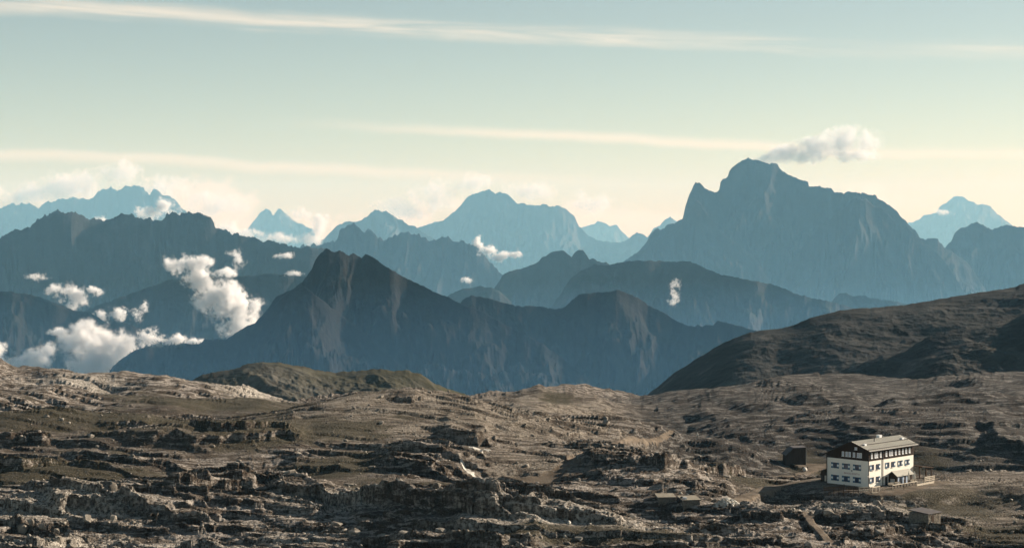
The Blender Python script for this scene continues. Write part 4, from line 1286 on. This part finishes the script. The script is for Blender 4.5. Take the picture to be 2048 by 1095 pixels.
# timber pergola at the far end of the long wall
pe = empty('pergola', loc2w(LEN + .15, 1.0), math.radians(45))
tag(pe, 'dark timber pergola with flat roof on posts at the right end of the hut', 'pergola')
MB().prism([(0, 3.35), (4.9, 2.75), (4.9, 2.95), (0, 3.55)], 'y', -3.4, 4.2).build('roof', OLDWOOD, pe)
for (a_, b_) in ((2.2, -3.0), (4.5, -3.0), (2.2, 3.6), (4.5, 3.6), (4.5, 0.3)):
    MB().box((a_ - .13, b_ - .13, -1.0), (a_ + .13, b_ + .13, 2.75 + (4.9 - a_) * .122)).build('post', OLDWOOD, pe)
MB().box((2.25, -3.08, 2.5), (4.5, -2.92, 2.745)).build('beam', OLDWOOD, pe)

# fences round the terrace


def fence(label, a, b, h, rails, posts, mat=FENCEWOOD, thick=.075, gw=.11, plank=0.0):
    a, b = Vector(a), Vector(b)
    L = (b - a).length
    o = empty('wooden_fence', a, math.atan2((b - a).y, (b - a).x))
    tag(o, label, 'fence')
    for i in range(posts):
        x_ = i * L / (posts - 1)
        zb = 0.0
        MB().box((x_ - gw / 2, -gw / 2, -.9), (x_ + gw / 2, gw / 2, h)).build('post', mat, o)
    for z_ in rails:
        MB().box((-.1, -gw / 2 - thick, z_ - .10), (L + .1, -gw / 2 - .004, z_ + .10)).build('rail', mat, o)
    if plank:
        MB().box((-.1, -.2, h + .004), (L + .1, .2, h + .07)).build('seat_board', mat, o)
    return o


fence('three-rail wooden fence darkened for the hut shadow in front of the gable end of the hut', on_terrace(1648, 982), on_terrace(1717, 984.5), 1.15, (.35, .72, 1.08), 8, OLDWOOD)  # hut shadow put into the colour: dark wood for this stretch
fence('short sunlit pale fence below the near corner of the hut', on_terrace(1717.6, 984), on_terrace(1738.5, 982.6), 1.2, (.45, 1.1), 3)  # same fence past the shadow edge, its sunlight painted as paler wood
fence('single-rail pale fence just right of the stone steps', on_terrace(1744.5, 983), on_terrace(1759, 980.5), 1.15, (1.05,), 3)
fence('long low pale barrier with many short legs along the terrace edge', on_terrace(1785.5, 975.5), on_terrace(1833.5, 967.5), 0.62, (), 9, plank=1)
fence('pale boarded low fence between the terrace barrier and the pergola', on_terrace(1833.8, 971.5), on_terrace(1867, 965.5), 0.55, (.18, .42), 4)
fence('tall three-rail pale fence at the right end of the terrace', on_terrace(1849, 964.5), on_terrace(1868, 961.5), 1.35, (.5, .9, 1.28), 3)

# benches and closed parasols on the terrace
for (xa, ya, lab) in ((1777, 972.5, 'short wooden bench left of the porch on the terrace'), (1790, 971, 'short wooden bench in front of the porch door'),
                      (1822, 966, 'wooden bench between the two closed parasols')):
    p = on_terrace(xa, ya)
    b_ = empty('bench', p, math.radians(28))
    tag(b_, lab, 'bench')
    MB().box((0, -.2, .42), (1.7, .2, .48)).build('seat', FENCEWOOD, b_)
    for x_ in (.15, 1.45):
        MB().box((x_, -.18, -.4), (x_ + .1, .18, .418)).build('leg', OLDWOOD, b_)
    MB().box((0, .21, .62), (1.7, .25, .90)).build('backrest', FENCEWOOD, b_)
for (xa, ya, lab) in ((1817.3, 968, 'closed cream parasol nearer the porch, left of the two'), (1829.2, 967, 'closed cream parasol beside the pergola, right of the two')):
    p = on_terrace(xa, ya)
    b_ = empty('parasol', p)
    tag(b_, lab, 'parasol', 'closed parasols on the hut terrace')
    MB().tube((0, 0, -.3), (0, 0, 3.15), .035).build('pole', METAL, b_)
    k_ = MB()
    prof = [(1.05, .16), (1.25, .24), (1.9, .21), (2.6, .12), (3.02, .04)]
    nn = 12
    for i, (z_, r_) in enumerate(prof):
        for j in range(nn):
            rr = r_ * (1.18 if j % 2 else .82)
            k_.v.append((rr * math.cos(2 * math.pi * j / nn), rr * math.sin(2 * math.pi * j / nn), z_))
    for i in range(len(prof) - 1):
        for j in range(nn):
            k_.f.append((i * nn + j, i * nn + (j + 1) % nn, (i + 1) * nn + (j + 1) % nn, (i + 1) * nn + j))
            k_.mi.append(0)
    k_.f += [tuple(range(nn)), tuple(range(len(prof) * nn - 1, (len(prof) - 1) * nn - 1, -1))]
    k_.mi += [0, 0]
    k_.build('canopy', CANVAS, b_)
    MB().tube((0, 0, -.35), (0, 0, .06), .3).build('base', STONEW, b_)

# stone steps down from the terrace
st = empty('stone_steps', on_terrace(1750, 984), math.radians(35))
tag(st, 'rough pale stone steps leading down from the hut terrace', 'steps')
rng = random.Random(4)
for i in range(5):
    MB().box((-1.0 + rng.uniform(-.15, .15), -.25 - i * .62, -1.0 - i * .22), (1.0 + rng.uniform(-.15, .2), .30 - i * .62, .06 - i * .22)).build('step', SLABM, st, .05)


# ------------------------------------------------------------------ stones
def stone_mesh(seed, flat=0.7, name='stone', mat=None, npts=15):
    import bmesh
    r_ = random.Random(seed)
    bm = bmesh.new()
    for _ in range(npts):
        v_ = Vector((r_.gauss(0, 1), r_.gauss(0, 1), r_.gauss(0, 1))).normalized()
        k_ = max(abs(c_) for c_ in v_)
        v_ = v_ * (0.6 + 0.4 / k_ * 0.72) * r_.uniform(.85, 1.1)
        bm.verts.new((v_.x, v_.y * .85, v_.z * flat))
    bmesh.ops.convex_hull(bm, input=bm.verts)
    bmesh.ops.delete(bm, geom=[v_ for v_ in bm.verts if not v_.link_faces], context='VERTS')
    bmesh.ops.triangulate(bm, faces=bm.faces)
    bmesh.ops.recalc_face_normals(bm, faces=bm.faces)
    me = bpy.data.meshes.new(name)
    bm.to_mesh(me)
    bm.free()
    if mat:
        me.materials.append(mat)
    return me


def stone_mat(name, lo, hi):
    m, n = new_mat(name)
    pos = n.add('ShaderNodeNewGeometry').outputs['Position']
    a_ = n.noise(pos, 0.45, 3, 0.6)
    b_ = n.noise(pos, 3.0, 5, 0.65)
    c = n.mix(n.ramp(n.m('ADD', n.m('MULTIPLY', a_, .6), n.m('MULTIPLY', b_, .4)), 0.36, 0.64), lo, hi)
    finish(n, c, 0.95, b_, 0.08, 0.8, 0.1)
    return m


STONE_A = stone_mat('limestone_boulder', (0.10, 0.085, 0.068), (0.33, 0.295, 0.245))
STONE_W = stone_mat('fresh_white_limestone', (0.40, 0.37, 0.31), (0.74, 0.70, 0.62))
base_st = [stone_mesh(i, 0.55 + 0.05 * (i % 5), mat=STONE_A) for i in range(10)]
rs_ = np.random.default_rng(11)
# candidate spots: more of them on rough ground and under the scarps
ii = rs_.integers(40, len(cols) - 40, 90000)
jj = rs_.integers(30, NR - 60, 90000)
sel = (gm['flat'][ii, jj] < .3) & (gm['path'][ii, jj] < .3) & (~snow_v[ii, jj]) & (gY[ii, jj] < 640) & (Nn[ii, jj, 2] > 0.55)
dens = 0.25 + 0.9 * np.clip(fbm(gX[ii, jj] / 18, gY[ii, jj] / 18, 3, 201) + .35, 0, 1) * gm['rough'][ii, jj]
sel &= rs_.random(90000) < dens
ii, jj = ii[sel][:30000], jj[sel][:30000]
NS = len(ii)
size = 0.10 * (1 - rs_.random(NS)) ** (-1 / 2.3)
size = np.clip(size, .10, 1.5)
SP_ = GP[ii, jj]
show = size / SP_[:, 1]
order = np.argsort(-show)
for k_ in order[:285]:
    o = link('stone', base_st[int(k_) % 10], None, plateau)
    s_ = float(size[k_])
    o.location = SP_[k_] + np.array([0, 0, s_ * .18])
    o.rotation_euler = (rs_.uniform(-.3, .3), rs_.uniform(-.3, .3), rs_.uniform(0, 6.28))
    o.scale = (s_, s_ * rs_.uniform(.7, 1.1), s_ * rs_.uniform(.7, 1.1))
rest = order[285:]
VV, FF, off = [], [], 0
vb_ = [np.array([v_.co[:] for v_ in me.vertices]) for me in base_st]
fb_ = [np.array([p_.vertices[:] for p_ in me.polygons]) for me in base_st]
for b_ in range(10):
    ks = rest[rest % 10 == b_]
    if not len(ks):
        continue
    ang = rs_.uniform(0, 6.28, len(ks))
    ca, sa = np.cos(ang)[:, None], np.sin(ang)[:, None]
    vv = vb_[b_][None] * size[ks][:, None, None]
    x_ = vv[..., 0] * ca - vv[..., 1] * sa
    y_ = vv[..., 0] * sa + vv[..., 1] * ca
    P_ = np.stack([x_, y_, vv[..., 2]], -1) + SP_[ks][:, None, :] + np.array([0, 0, 1.0]) * (size[ks] * .15)[:, None, None]
    nv = len(vb_[b_])
    VV.append(P_.reshape(-1, 3))
    FF.append((fb_[b_][None] + (np.arange(len(ks)) * nv)[:, None, None]).reshape(-1, 3) + off)
    off += len(ks) * nv
VV, FF = np.concatenate(VV), np.concatenate(FF).astype(np.int32)
me = bpy.data.meshes.new('scree')
me.vertices.add(len(VV))
me.vertices.foreach_set('co', VV.astype(np.float32).ravel())
me.loops.add(len(FF) * 3)
me.loops.foreach_set('vertex_index', FF.ravel())
me.polygons.add(len(FF))
me.polygons.foreach_set('loop_start', np.arange(0, len(FF) * 3, 3, dtype=np.int32))
me.polygons.foreach_set('loop_total', np.full(len(FF), 3, np.int32))
me.update(calc_edges=True)
tag(link('scree', me, STONE_A), 'loose broken stones strewn over the rocky plateau', kind='stuff')

# ------------------------------------------------------------------ stone huts, shed and other small things
def stone_wall(mb, x0, x1, z0, z1, y, axis, rng_, t=.16):
    """courses of separate rough blocks set proud of a wall face"""
    z_ = z0
    while z_ < z1 - .1:
        h_ = rng_.uniform(.20, .34)
        x_ = x0
        while x_ < x1 - .12:
            w_ = min(rng_.uniform(.3, .7), x1 - x_)
            d_ = rng_.uniform(.02, t)
            top_ = min(z_ + h_ - .03, z1)
            if axis == 'y':
                mb.box((x_ + .015, y - d_, z_), (x_ + w_ - .015, y + .05, top_))
            else:
                lo_, hi_ = sorted((y - .05 * np.sign(1), y + d_))
                mb.box((lo_, x_ + .015, z_), (hi_, x_ + w_ - .015, top_))
            x_ += w_
        z_ += h_


def stone_hut(name, label, xp_, yp_, rot, w_, d_, h_, slab=SLABM, seed=1, tilt=0.0, door=None, side=1):
    p = on_ground(xp_, yp_)
    o = empty(name, p, math.radians(rot))
    tag(o, label, 'stone hut')
    core = MB().box((0, 0, -2.0), (w_, d_, h_))
    core.build('wall', STONEW, o)
    rr = random.Random(seed)
    mb = MB()
    stone_wall(mb, 0, w_, -1.0, h_ - .02, -.002, 'y', rr)
    mb.build('front_stones', STONEW, o)['kind'] = 'stuff'
    mb = MB()
    if side > 0:
        stone_wall(mb, 0, d_, -1.0, h_ - .02, w_ + .002, 'x', rr)
    else:
        for k__ in range(1):
            m2 = MB()
            stone_wall(m2, 0, d_, -1.0, h_ - .02, .002, 'x', rr)
            mb.v = [(-v_[0], v_[1], v_[2]) for v_ in m2.v]
            mb.f, mb.mi = m2.f, m2.mi
    mb.build('side_stones', STONEW, o)['kind'] = 'stuff'
    ov = .28
    MB().prism([(-ov, h_ + .004), (d_ + ov, h_ + .004 + tilt), (d_ + ov, h_ + .16 + tilt), (-ov, h_ + .16)], 'x', -ov, w_ + ov).build('roof', slab, o, .03)
    if door:
        MB().box((door[0], -.19, -.5), (door[1], -.163, h_ - .2)).build('door', OLDWOOD, o)
    return o, p


h1, p1 = stone_hut('stone_hut', 'flat-roofed stone hut left of its twin in the dark hollow', 1317, 1013, 6, 3.6, 3.2, 1.75, seed=3, tilt=.35)
h2, p2 = stone_hut('stone_hut', 'flat-roofed stone hut with a sunlit right side near the white rubble', 1366, 1020, 9, 3.7, 4.2, 1.95, seed=5, tilt=.3)
h3, p3 = stone_hut('stone_hut', 'small grey-roofed stone hut on the slope below the big hut', 1856, 1053, 42, 4.2, 4.6, 1.85, GREYR, 8, .35, side=-1, door=(1.0, 1.75))
tag(MB().box((-.45, -.3, 0), (.45, .3, .26)).box((-.3, -.2, .263), (.4, .25, .46)).build('crate', WHITEP), 'small white crate on the roof edge between the two stone huts', 'crate').location = p2 + Vector((.45, .6, 2.17))
for k_, (dx_, h_) in enumerate(((-1.1, 1.0), (-.35, 1.25))):
    b_ = MB().tube((0, 0, 0), (0, 0, h_ - .1), .32, .32, 12).tube((0, 0, h_ - .098), (0, 0, h_), .14, .12, 10).build('barrel', BLACKP)
    b_.location = p2 + Vector((dx_ + .2, 1.6, 1.25 + .15))
    tag(b_, ('lower dark barrel standing between the two stone huts', 'taller dark barrel beside the white crate of the stone hut')[k_], 'barrel')

# rubble heap
import bmesh as _bm
pr = on_ground(1452, 1010)
HV, HF, HM = [], [], []
rr = random.Random(9)
for i in range(230):
    a_, q_ = rr.uniform(0, 6.28), math.sqrt(rr.random())
    x_, y_ = 2.7 * q_ * math.cos(a_), 2.2 * q_ * math.sin(a_)
    z_ = 1.55 * max(0, 1 - q_ ** 1.6) + rr.uniform(-.1, .05) + x_ * .12
    s_ = rr.uniform(.14, .42)
    vb1, fb1 = vb_[i % 10], fb_[i % 10]
    t_ = rr.uniform(0, 6.28)
    R_ = np.array(Matrix.Rotation(t_, 3, 'Z') @ Matrix.Rotation(rr.uniform(-.6, .6), 3, 'X'))
    o0 = len(HV)
    HV += [tuple(v_) for v_ in (vb1 @ R_.T) * s_ + np.array([x_, y_, z_])]
    HF += [tuple(int(q) + o0 for q in f_) for f_ in fb1]
me = bpy.data.meshes.new('rubble')
me.from_pydata(HV, [], HF)
o = link('rubble', me, STONE_W)
o.location = pr + Vector((0, 0, -.1))
tag(o, 'bright heap of freshly broken white rubble right of the stone huts', kind='stuff')

# dark timber shed
ps = on_ground(1573, 931)
k1 = ps.y / F
wS, hS = 40 * k1, 34 * k1
sh_ = empty('timber_shed', ps, math.radians(8))
tag(sh_, 'dark weathered timber shed left of the hut with a sloping left edge', 'shed')
MB().prism([(0, -1.5), (wS, -1.5), (wS, hS), (wS * .36, hS * .97), (0, hS * .62)], 'y', .1, 4.4).build('wall', OLDWOOD, sh_)
MB().prism([(-.35, hS * .56), (wS * .36, hS * .985), (wS * .36, hS * 1.02), (-.35, hS * .60)], 'y', -.35, 4.7).prism([(wS * .36 + .002, hS * .985), (wS + .2, hS * 1.01), (wS + .2, hS * 1.045), (wS * .36 + .002, hS * 1.02)], 'y', -.35, 4.7).build('roof', GREYR, sh_)
rr = random.Random(2)
x_ = .05
while x_ < wS - .2:
    w_ = rr.uniform(.28, .42)
    zt = min(hS * .97, hS * .62 + (x_ / (wS * .36)) * hS * .35) - .08
    MB().box((x_, .02 - rr.uniform(0, .05), -1.2), (min(x_ + w_ - .03, wS), .098, zt)).build('plank', OLDWOOD, sh_)
    x_ += w_
MB().box((wS + .02, -.15, -1.0), (wS + .16, .0, hS * 1.0)).build('corner_post', FENCEWOOD, sh_)


def pole(label, xp_, yp_, hpx, r_=.05, mat=OLDWOOD, name='pole', cat='pole', sign=None):
    p = on_ground(xp_, yp_)
    h_ = hpx * p.y / F
    o = empty(name, p)
    tag(o, label, cat)
    MB().tube((0, 0, -.6), (0, 0, h_), r_, r_ * .8).build('shaft', mat, o)
    if sign:
        MB().box((-.05, -.09, h_ - .42), (sign, -.055, h_ - .2)).build('board', FENCEWOOD, o)
    else:
        MB().tube((0, 0, h_ + .002), (0, 0, h_ + .08), r_ * 1.4).build('cap', mat, o)
    return o


pole('thin dark pole standing in front of the terrace barrier', 1807.8, 979, 20, .055)
pole('pale wooden post on the slope right of the hut', 1978, 979, 15, .09, FENCEWOOD, 'signpost', 'signpost', .7)
pole('thin pale mast above the dark hollow of the stone huts', 1326, 988, 20, .05, FENCEWOOD, 'mast', 'mast')
pole('thin pole in front of the hut gable below the fence', 1688, 990, 22, .06)
pole('slim waymark pole on the path left of the rocky knoll', 1286, 887, 14, .05, OLDWOOD, 'waymark_pole', 'pole')
# cairn on the knoll
pc = on_ground(1395, 873)
cn = empty('cairn', pc)
tag(cn, 'small pale cairn of stacked stones on top of the rocky knoll', 'cairn')
zz = 0
for i, s_ in enumerate((.42, .36, .30, .24, .17)):
    o = link('stone', stone_mesh(60 + i, .55, mat=STONE_W), None, cn)
    o.scale = (s_, s_, s_)
    o.location = (0.03 * (-1) ** i, .02, zz + s_ * .5)
    zz += s_ * .92
# a few boulders big enough to be told apart
for (xp_, yp_, spx, lab) in ((176, 1050, 12, 'tall grey boulder with a rounded top among pale slabs, lower left'), (45, 1064, 13, 'broad dark boulder leaning on a ledge at the lower left corner'),
                             (62, 1062, 10, 'square grey boulder right beside the broad dark one'), (85, 1066, 9, 'blocky boulder with a pale right face at the lower left'),
                             (226, 1040, 9, 'slanting slab boulder with a bright edge right of the tall grey one'), (112, 1066, 8, 'small block lying right of the blocky pale-faced boulder'),
                             (1138, 1050, 6, 'lone white boulder on a pale flat slab at the bottom centre'), (1610, 942, 6, 'single white boulder below the timber shed')):
    p = on_ground(xp_, yp_)
    s_ = spx * p.y / F
    o = link('boulder', stone_mesh(int(xp_), .95, 'boulder', STONE_W if 'white' in lab else STONE_A, 26))
    o.scale = (s_, s_ * .9, s_)
    o.location = p + Vector((0, 0, s_ * .55))
    o.rotation_euler = (.1, .12, xp_ * .7)
    tag(o, lab, 'boulder')

# conifers along the low ridge at the left end of the dark peak
PINE, n = new_mat('conifer_needles')
finish(n, n.mix(n.noise(n.add('ShaderNodeTexCoord').outputs['Object'], .8, 3), (0.010, 0.018, 0.012), (0.030, 0.042, 0.024)), 0.95, spec=.1)
tm = MB().tube((0, 0, -2), (0, 0, 9), .35, .1, 6).mesh('trunk', [OLDWOOD])
cm = MB()
rr = random.Random(3)
for i in range(9):
    z_ = 1.2 + i * 1.05
    r_ = 2.3 * (1 - i / 9.6) * rr.uniform(.85, 1.1)
    nn = 9
    vs = [(r_ * rr.uniform(.7, 1.15) * math.cos(2 * math.pi * j / nn), r_ * rr.uniform(.7, 1.15) * math.sin(2 * math.pi * j / nn), z_ - rr.uniform(.1, .6)) for j in range(nn)] + [(0, 0, z_ + 1.7)]
    cm.add(vs, [(j, (j + 1) % nn, nn) for j in range(nn)])
cm = cm.mesh('crown', [PINE])
A_PTS = sorted([(209, 757), (222, 736), (245, 717), (268, 701), (291, 694), (326, 694), (345, 689), (403, 686), (410, 678), (453, 679)])
ax_, ay_ = np.array(A_PTS, float).T
for i in range(34):
    xp_ = 212 + i * 7.0 + rr.uniform(-3, 3)
    D_ = 2650 * KD * 0.997
    p = at(xp_, float(np.interp(xp_, ax_, ay_)) + 2.5, D_)
    o = empty('pine_tree', p, rr.uniform(0, 6))
    s_ = rr.uniform(.5, .95)
    o.scale = (s_, s_, s_)
    tag(o, 'tiny dark conifer on the ridge at the left foot of the sharp peak', 'tree', 'conifers along the low left ridge')
    link('trunk', tm, None, o)
    link('crown', cm, None, o)


# ------------------------------------------------------------------ clouds lying in the valleys
def cloud(label, D, blobs, dens=1.0, noise_px=34, amp=1.0, depth=0.8, name='cloud', thr=0.0, seed=0.0):
    """blobs: (photo x, photo y, radius across, radius up) in photo pixels"""
    D = D * KD
    k_ = D / F
    x0 = min(b[0] - b[2] for b in blobs) - 30
    x1 = max(b[0] + b[2] for b in blobs) + 30
    y0 = min(b[1] - b[3] for b in blobs) - 30
    y1 = max(b[1] + b[3] for b in blobs) + 30
    c0_ = at((x0 + x1) / 2, (y0 + y1) / 2, D)
    m, n = new_mat('cloud_' + label.split()[0])
    pos = n.add('ShaderNodeTexCoord').outputs['Object']
    wv = n.add('ShaderNodeTexNoise')
    n.put(wv.inputs['Vector'], n.v('ADD', pos, (seed * 900, 0, 0)))
    wv.inputs['Scale'].default_value = 1.0 / (noise_px * 1.7 * k_)
    wv.inputs['Detail'].default_value = 4
    pw = n.v('ADD', pos, n.v('SCALE', n.v('SUBTRACT', wv.outputs['Color'], (.5, .5, .5)), scale=noise_px * 0.9 * k_))
    best = None
    dmax = 0
    for (bx, by, rx, ry) in blobs:
        cx = at(bx, by, D) - c0_
        dy__ = depth * (rx + ry) / 2 * k_
        dmax = max(dmax, dy__)
        q = n.v('DIVIDE', n.v('SUBTRACT', pw, tuple(cx)), (rx * k_, dy__, ry * k_))
        f = n.m('SUBTRACT', 1.0, n.v('LENGTH', q))
        best = f if best is None else n.m('MAXIMUM', best, f)
    sd_v = n.v('ADD', pos, (seed * 900, 0, 0))
    nz_ = n.noise(sd_v, 1.0 / (noise_px * k_), 9, 0.66)
    nf_ = n.noise(sd_v, 4.0 / (noise_px * k_), 6, 0.7)
    e_ = n.m('ADD', n.m('MULTIPLY', n.m('SUBTRACT', nz_, 0.53), 4.2 * amp), n.m('MULTIPLY', n.m('SUBTRACT', nf_, 0.5), 1.1 * amp))
    d_ = n.m('ADD', best, e_)
    d_ = n.ramp(d_, 0.05 + thr, 0.95 + thr)
    # nothing of the cloud reaches the faces of its box
    d_ = n.m('MULTIPLY', d_, n.ramp(best, -0.45, -0.05))
    dd = n.m('MULTIPLY', d_, dens * 5.5 / (noise_px * k_))
    pv_ = n.add('ShaderNodeVolumePrincipled')
    pv_.inputs['Color'].default_value = (1, 1, 1, 1)
    pv_.inputs['Anisotropy'].default_value = 0.0
    n.put(pv_.inputs['Density'], dd)
    oo = n.add('ShaderNodeOutputMaterial')
    n.l.new(pv_.outputs[0], oo.inputs['Volume'])
    hx_, hz_ = (x1 - x0) / 2 * k_, (y1 - y0) / 2 * k_
    hy_ = dmax + 18 * k_
    o = link(name, box_mesh(name, (-hx_, -hy_, -hz_), (hx_, hy_, hz_)), m)
    o.location = c0_
    tag(o, label, 'cloud')
    return o


cloud('long white cloud sloping down to the left side of the sharp peak', 3900,
      [(365, 530, 30, 20), (400, 555, 34, 26), (432, 590, 42, 32), (470, 615, 48, 36), (478, 650, 38, 30), (410, 522, 24, 14), (445, 545, 26, 12)], seed=1, amp=1.2, thr=-.22)
cloud('big white cloud bank behind the plateau edge at the lower left', 3500,
      [(125, 664, 34, 12), (160, 680, 48, 26), (205, 690, 54, 36), (240, 705, 40, 34), (195, 730, 56, 34), (165, 655, 24, 18), (215, 715, 70, 34)], seed=2, noise_px=40, amp=.8, thr=-.2)
cloud('white cloud resting on the plateau edge at the far left', 3450,
      [(30, 725, 34, 20), (70, 722, 40, 26), (95, 705, 20, 18), (-20, 700, 34, 26)], seed=3, amp=.8, thr=-.15)
cloud('small white cloud floating above the left ridge', 4500, [(128, 580, 36, 14), (150, 592, 34, 18), (188, 583, 24, 11), (145, 612, 18, 12)], seed=4, noise_px=26)
cloud('small pale puff on the crest of the lower left ridge', 4250, [(205, 632, 22, 14), (232, 625, 22, 16)], seed=5, noise_px=22)
cloud('thin upright puff right of the pale crest puff', 4300, [(272, 628, 20, 14), (290, 612, 12, 12)], seed=6, noise_px=20, dens=.7)
cloud('low white cloud spilling behind the conifer ridge', 3500, [(295, 672, 24, 22), (340, 680, 44, 14), (390, 684, 34, 9)], seed=7, noise_px=24)
cloud('bright curled cloud in front of the far table mountain', 9800, [(958, 484, 16, 14), (975, 502, 22, 14), (1000, 513, 30, 10), (1028, 511, 16, 8)], seed=8, noise_px=18, dens=1.2)
cloud('faint wisp on the blue forested ridge below the big massif', 5500, [(1352, 568, 12, 14), (1348, 588, 12, 14), (1346, 603, 14, 9)], seed=9, noise_px=14, dens=.5)
cloud('thin white tuft near the right end of the left ridge', 6000, [(568, 511, 26, 8)], seed=10, noise_px=16, dens=.7)
cloud('thin grey wisp above the diagonal white cloud', 6000, [(478, 520, 14, 22), (470, 508, 16, 8)], seed=11, noise_px=16, dens=.4)
cloud('small tuft on the wooded ridge left of the sharp peak', 4700, [(588, 547, 20, 6)], seed=12, noise_px=12, dens=.7)
cloud('tiny white puff on the hazy craggy ridge', 8800, [(934, 561, 14, 8)], seed=13, noise_px=12, dens=.8)
cloud('bright cloud behind the castle-like crag at the left', 12500, [(300, 425, 34, 16), (330, 412, 22, 20), (345, 428, 26, 16), (205, 438, 24, 8)], seed=14, noise_px=26)
cloud('cream cloud bank around the small far twin peaks', 18500, [(450, 455, 34, 22), (500, 470, 50, 16), (560, 478, 50, 13), (620, 480, 40, 18), (640, 450, 22, 30), (600, 430, 24, 20)], seed=15, noise_px=34, dens=.7)
cloud('faint low wisp over the left ridge', 5200, [(72, 554, 26, 8)], seed=16, noise_px=14, dens=.4)
CL_BIG = cloud('grey-bellied cloud trailing off the summit of the big massif', 13500,
               [(1525, 316, 40, 10), (1580, 306, 46, 16), (1640, 298, 52, 22), (1690, 285, 48, 30), (1735, 280, 30, 26), (1700, 310, 50, 14)], seed=17, noise_px=44, dens=.5, thr=-.38)
cloud('thin pale cloud streak beside the far pyramid peak', 26000, [(1885, 425, 22, 6)], seed=18, noise_px=14, dens=.5)
cloud('soft cream cloud bank standing behind the jagged far range at the left', 31000,
      [(40, 392, 80, 26), (150, 372, 70, 30), (235, 345, 46, 30), (330, 378, 60, 26), (420, 405, 70, 26)], seed=21, noise_px=46, dens=.35, thr=-.15)
cloud('soft cream cloud bank standing behind the far table mountain', 31000,
      [(800, 420, 60, 24), (880, 392, 60, 30), (940, 368, 50, 24), (1060, 385, 60, 22), (1180, 405, 60, 24)], seed=22, noise_px=46, dens=.3, thr=-.1)
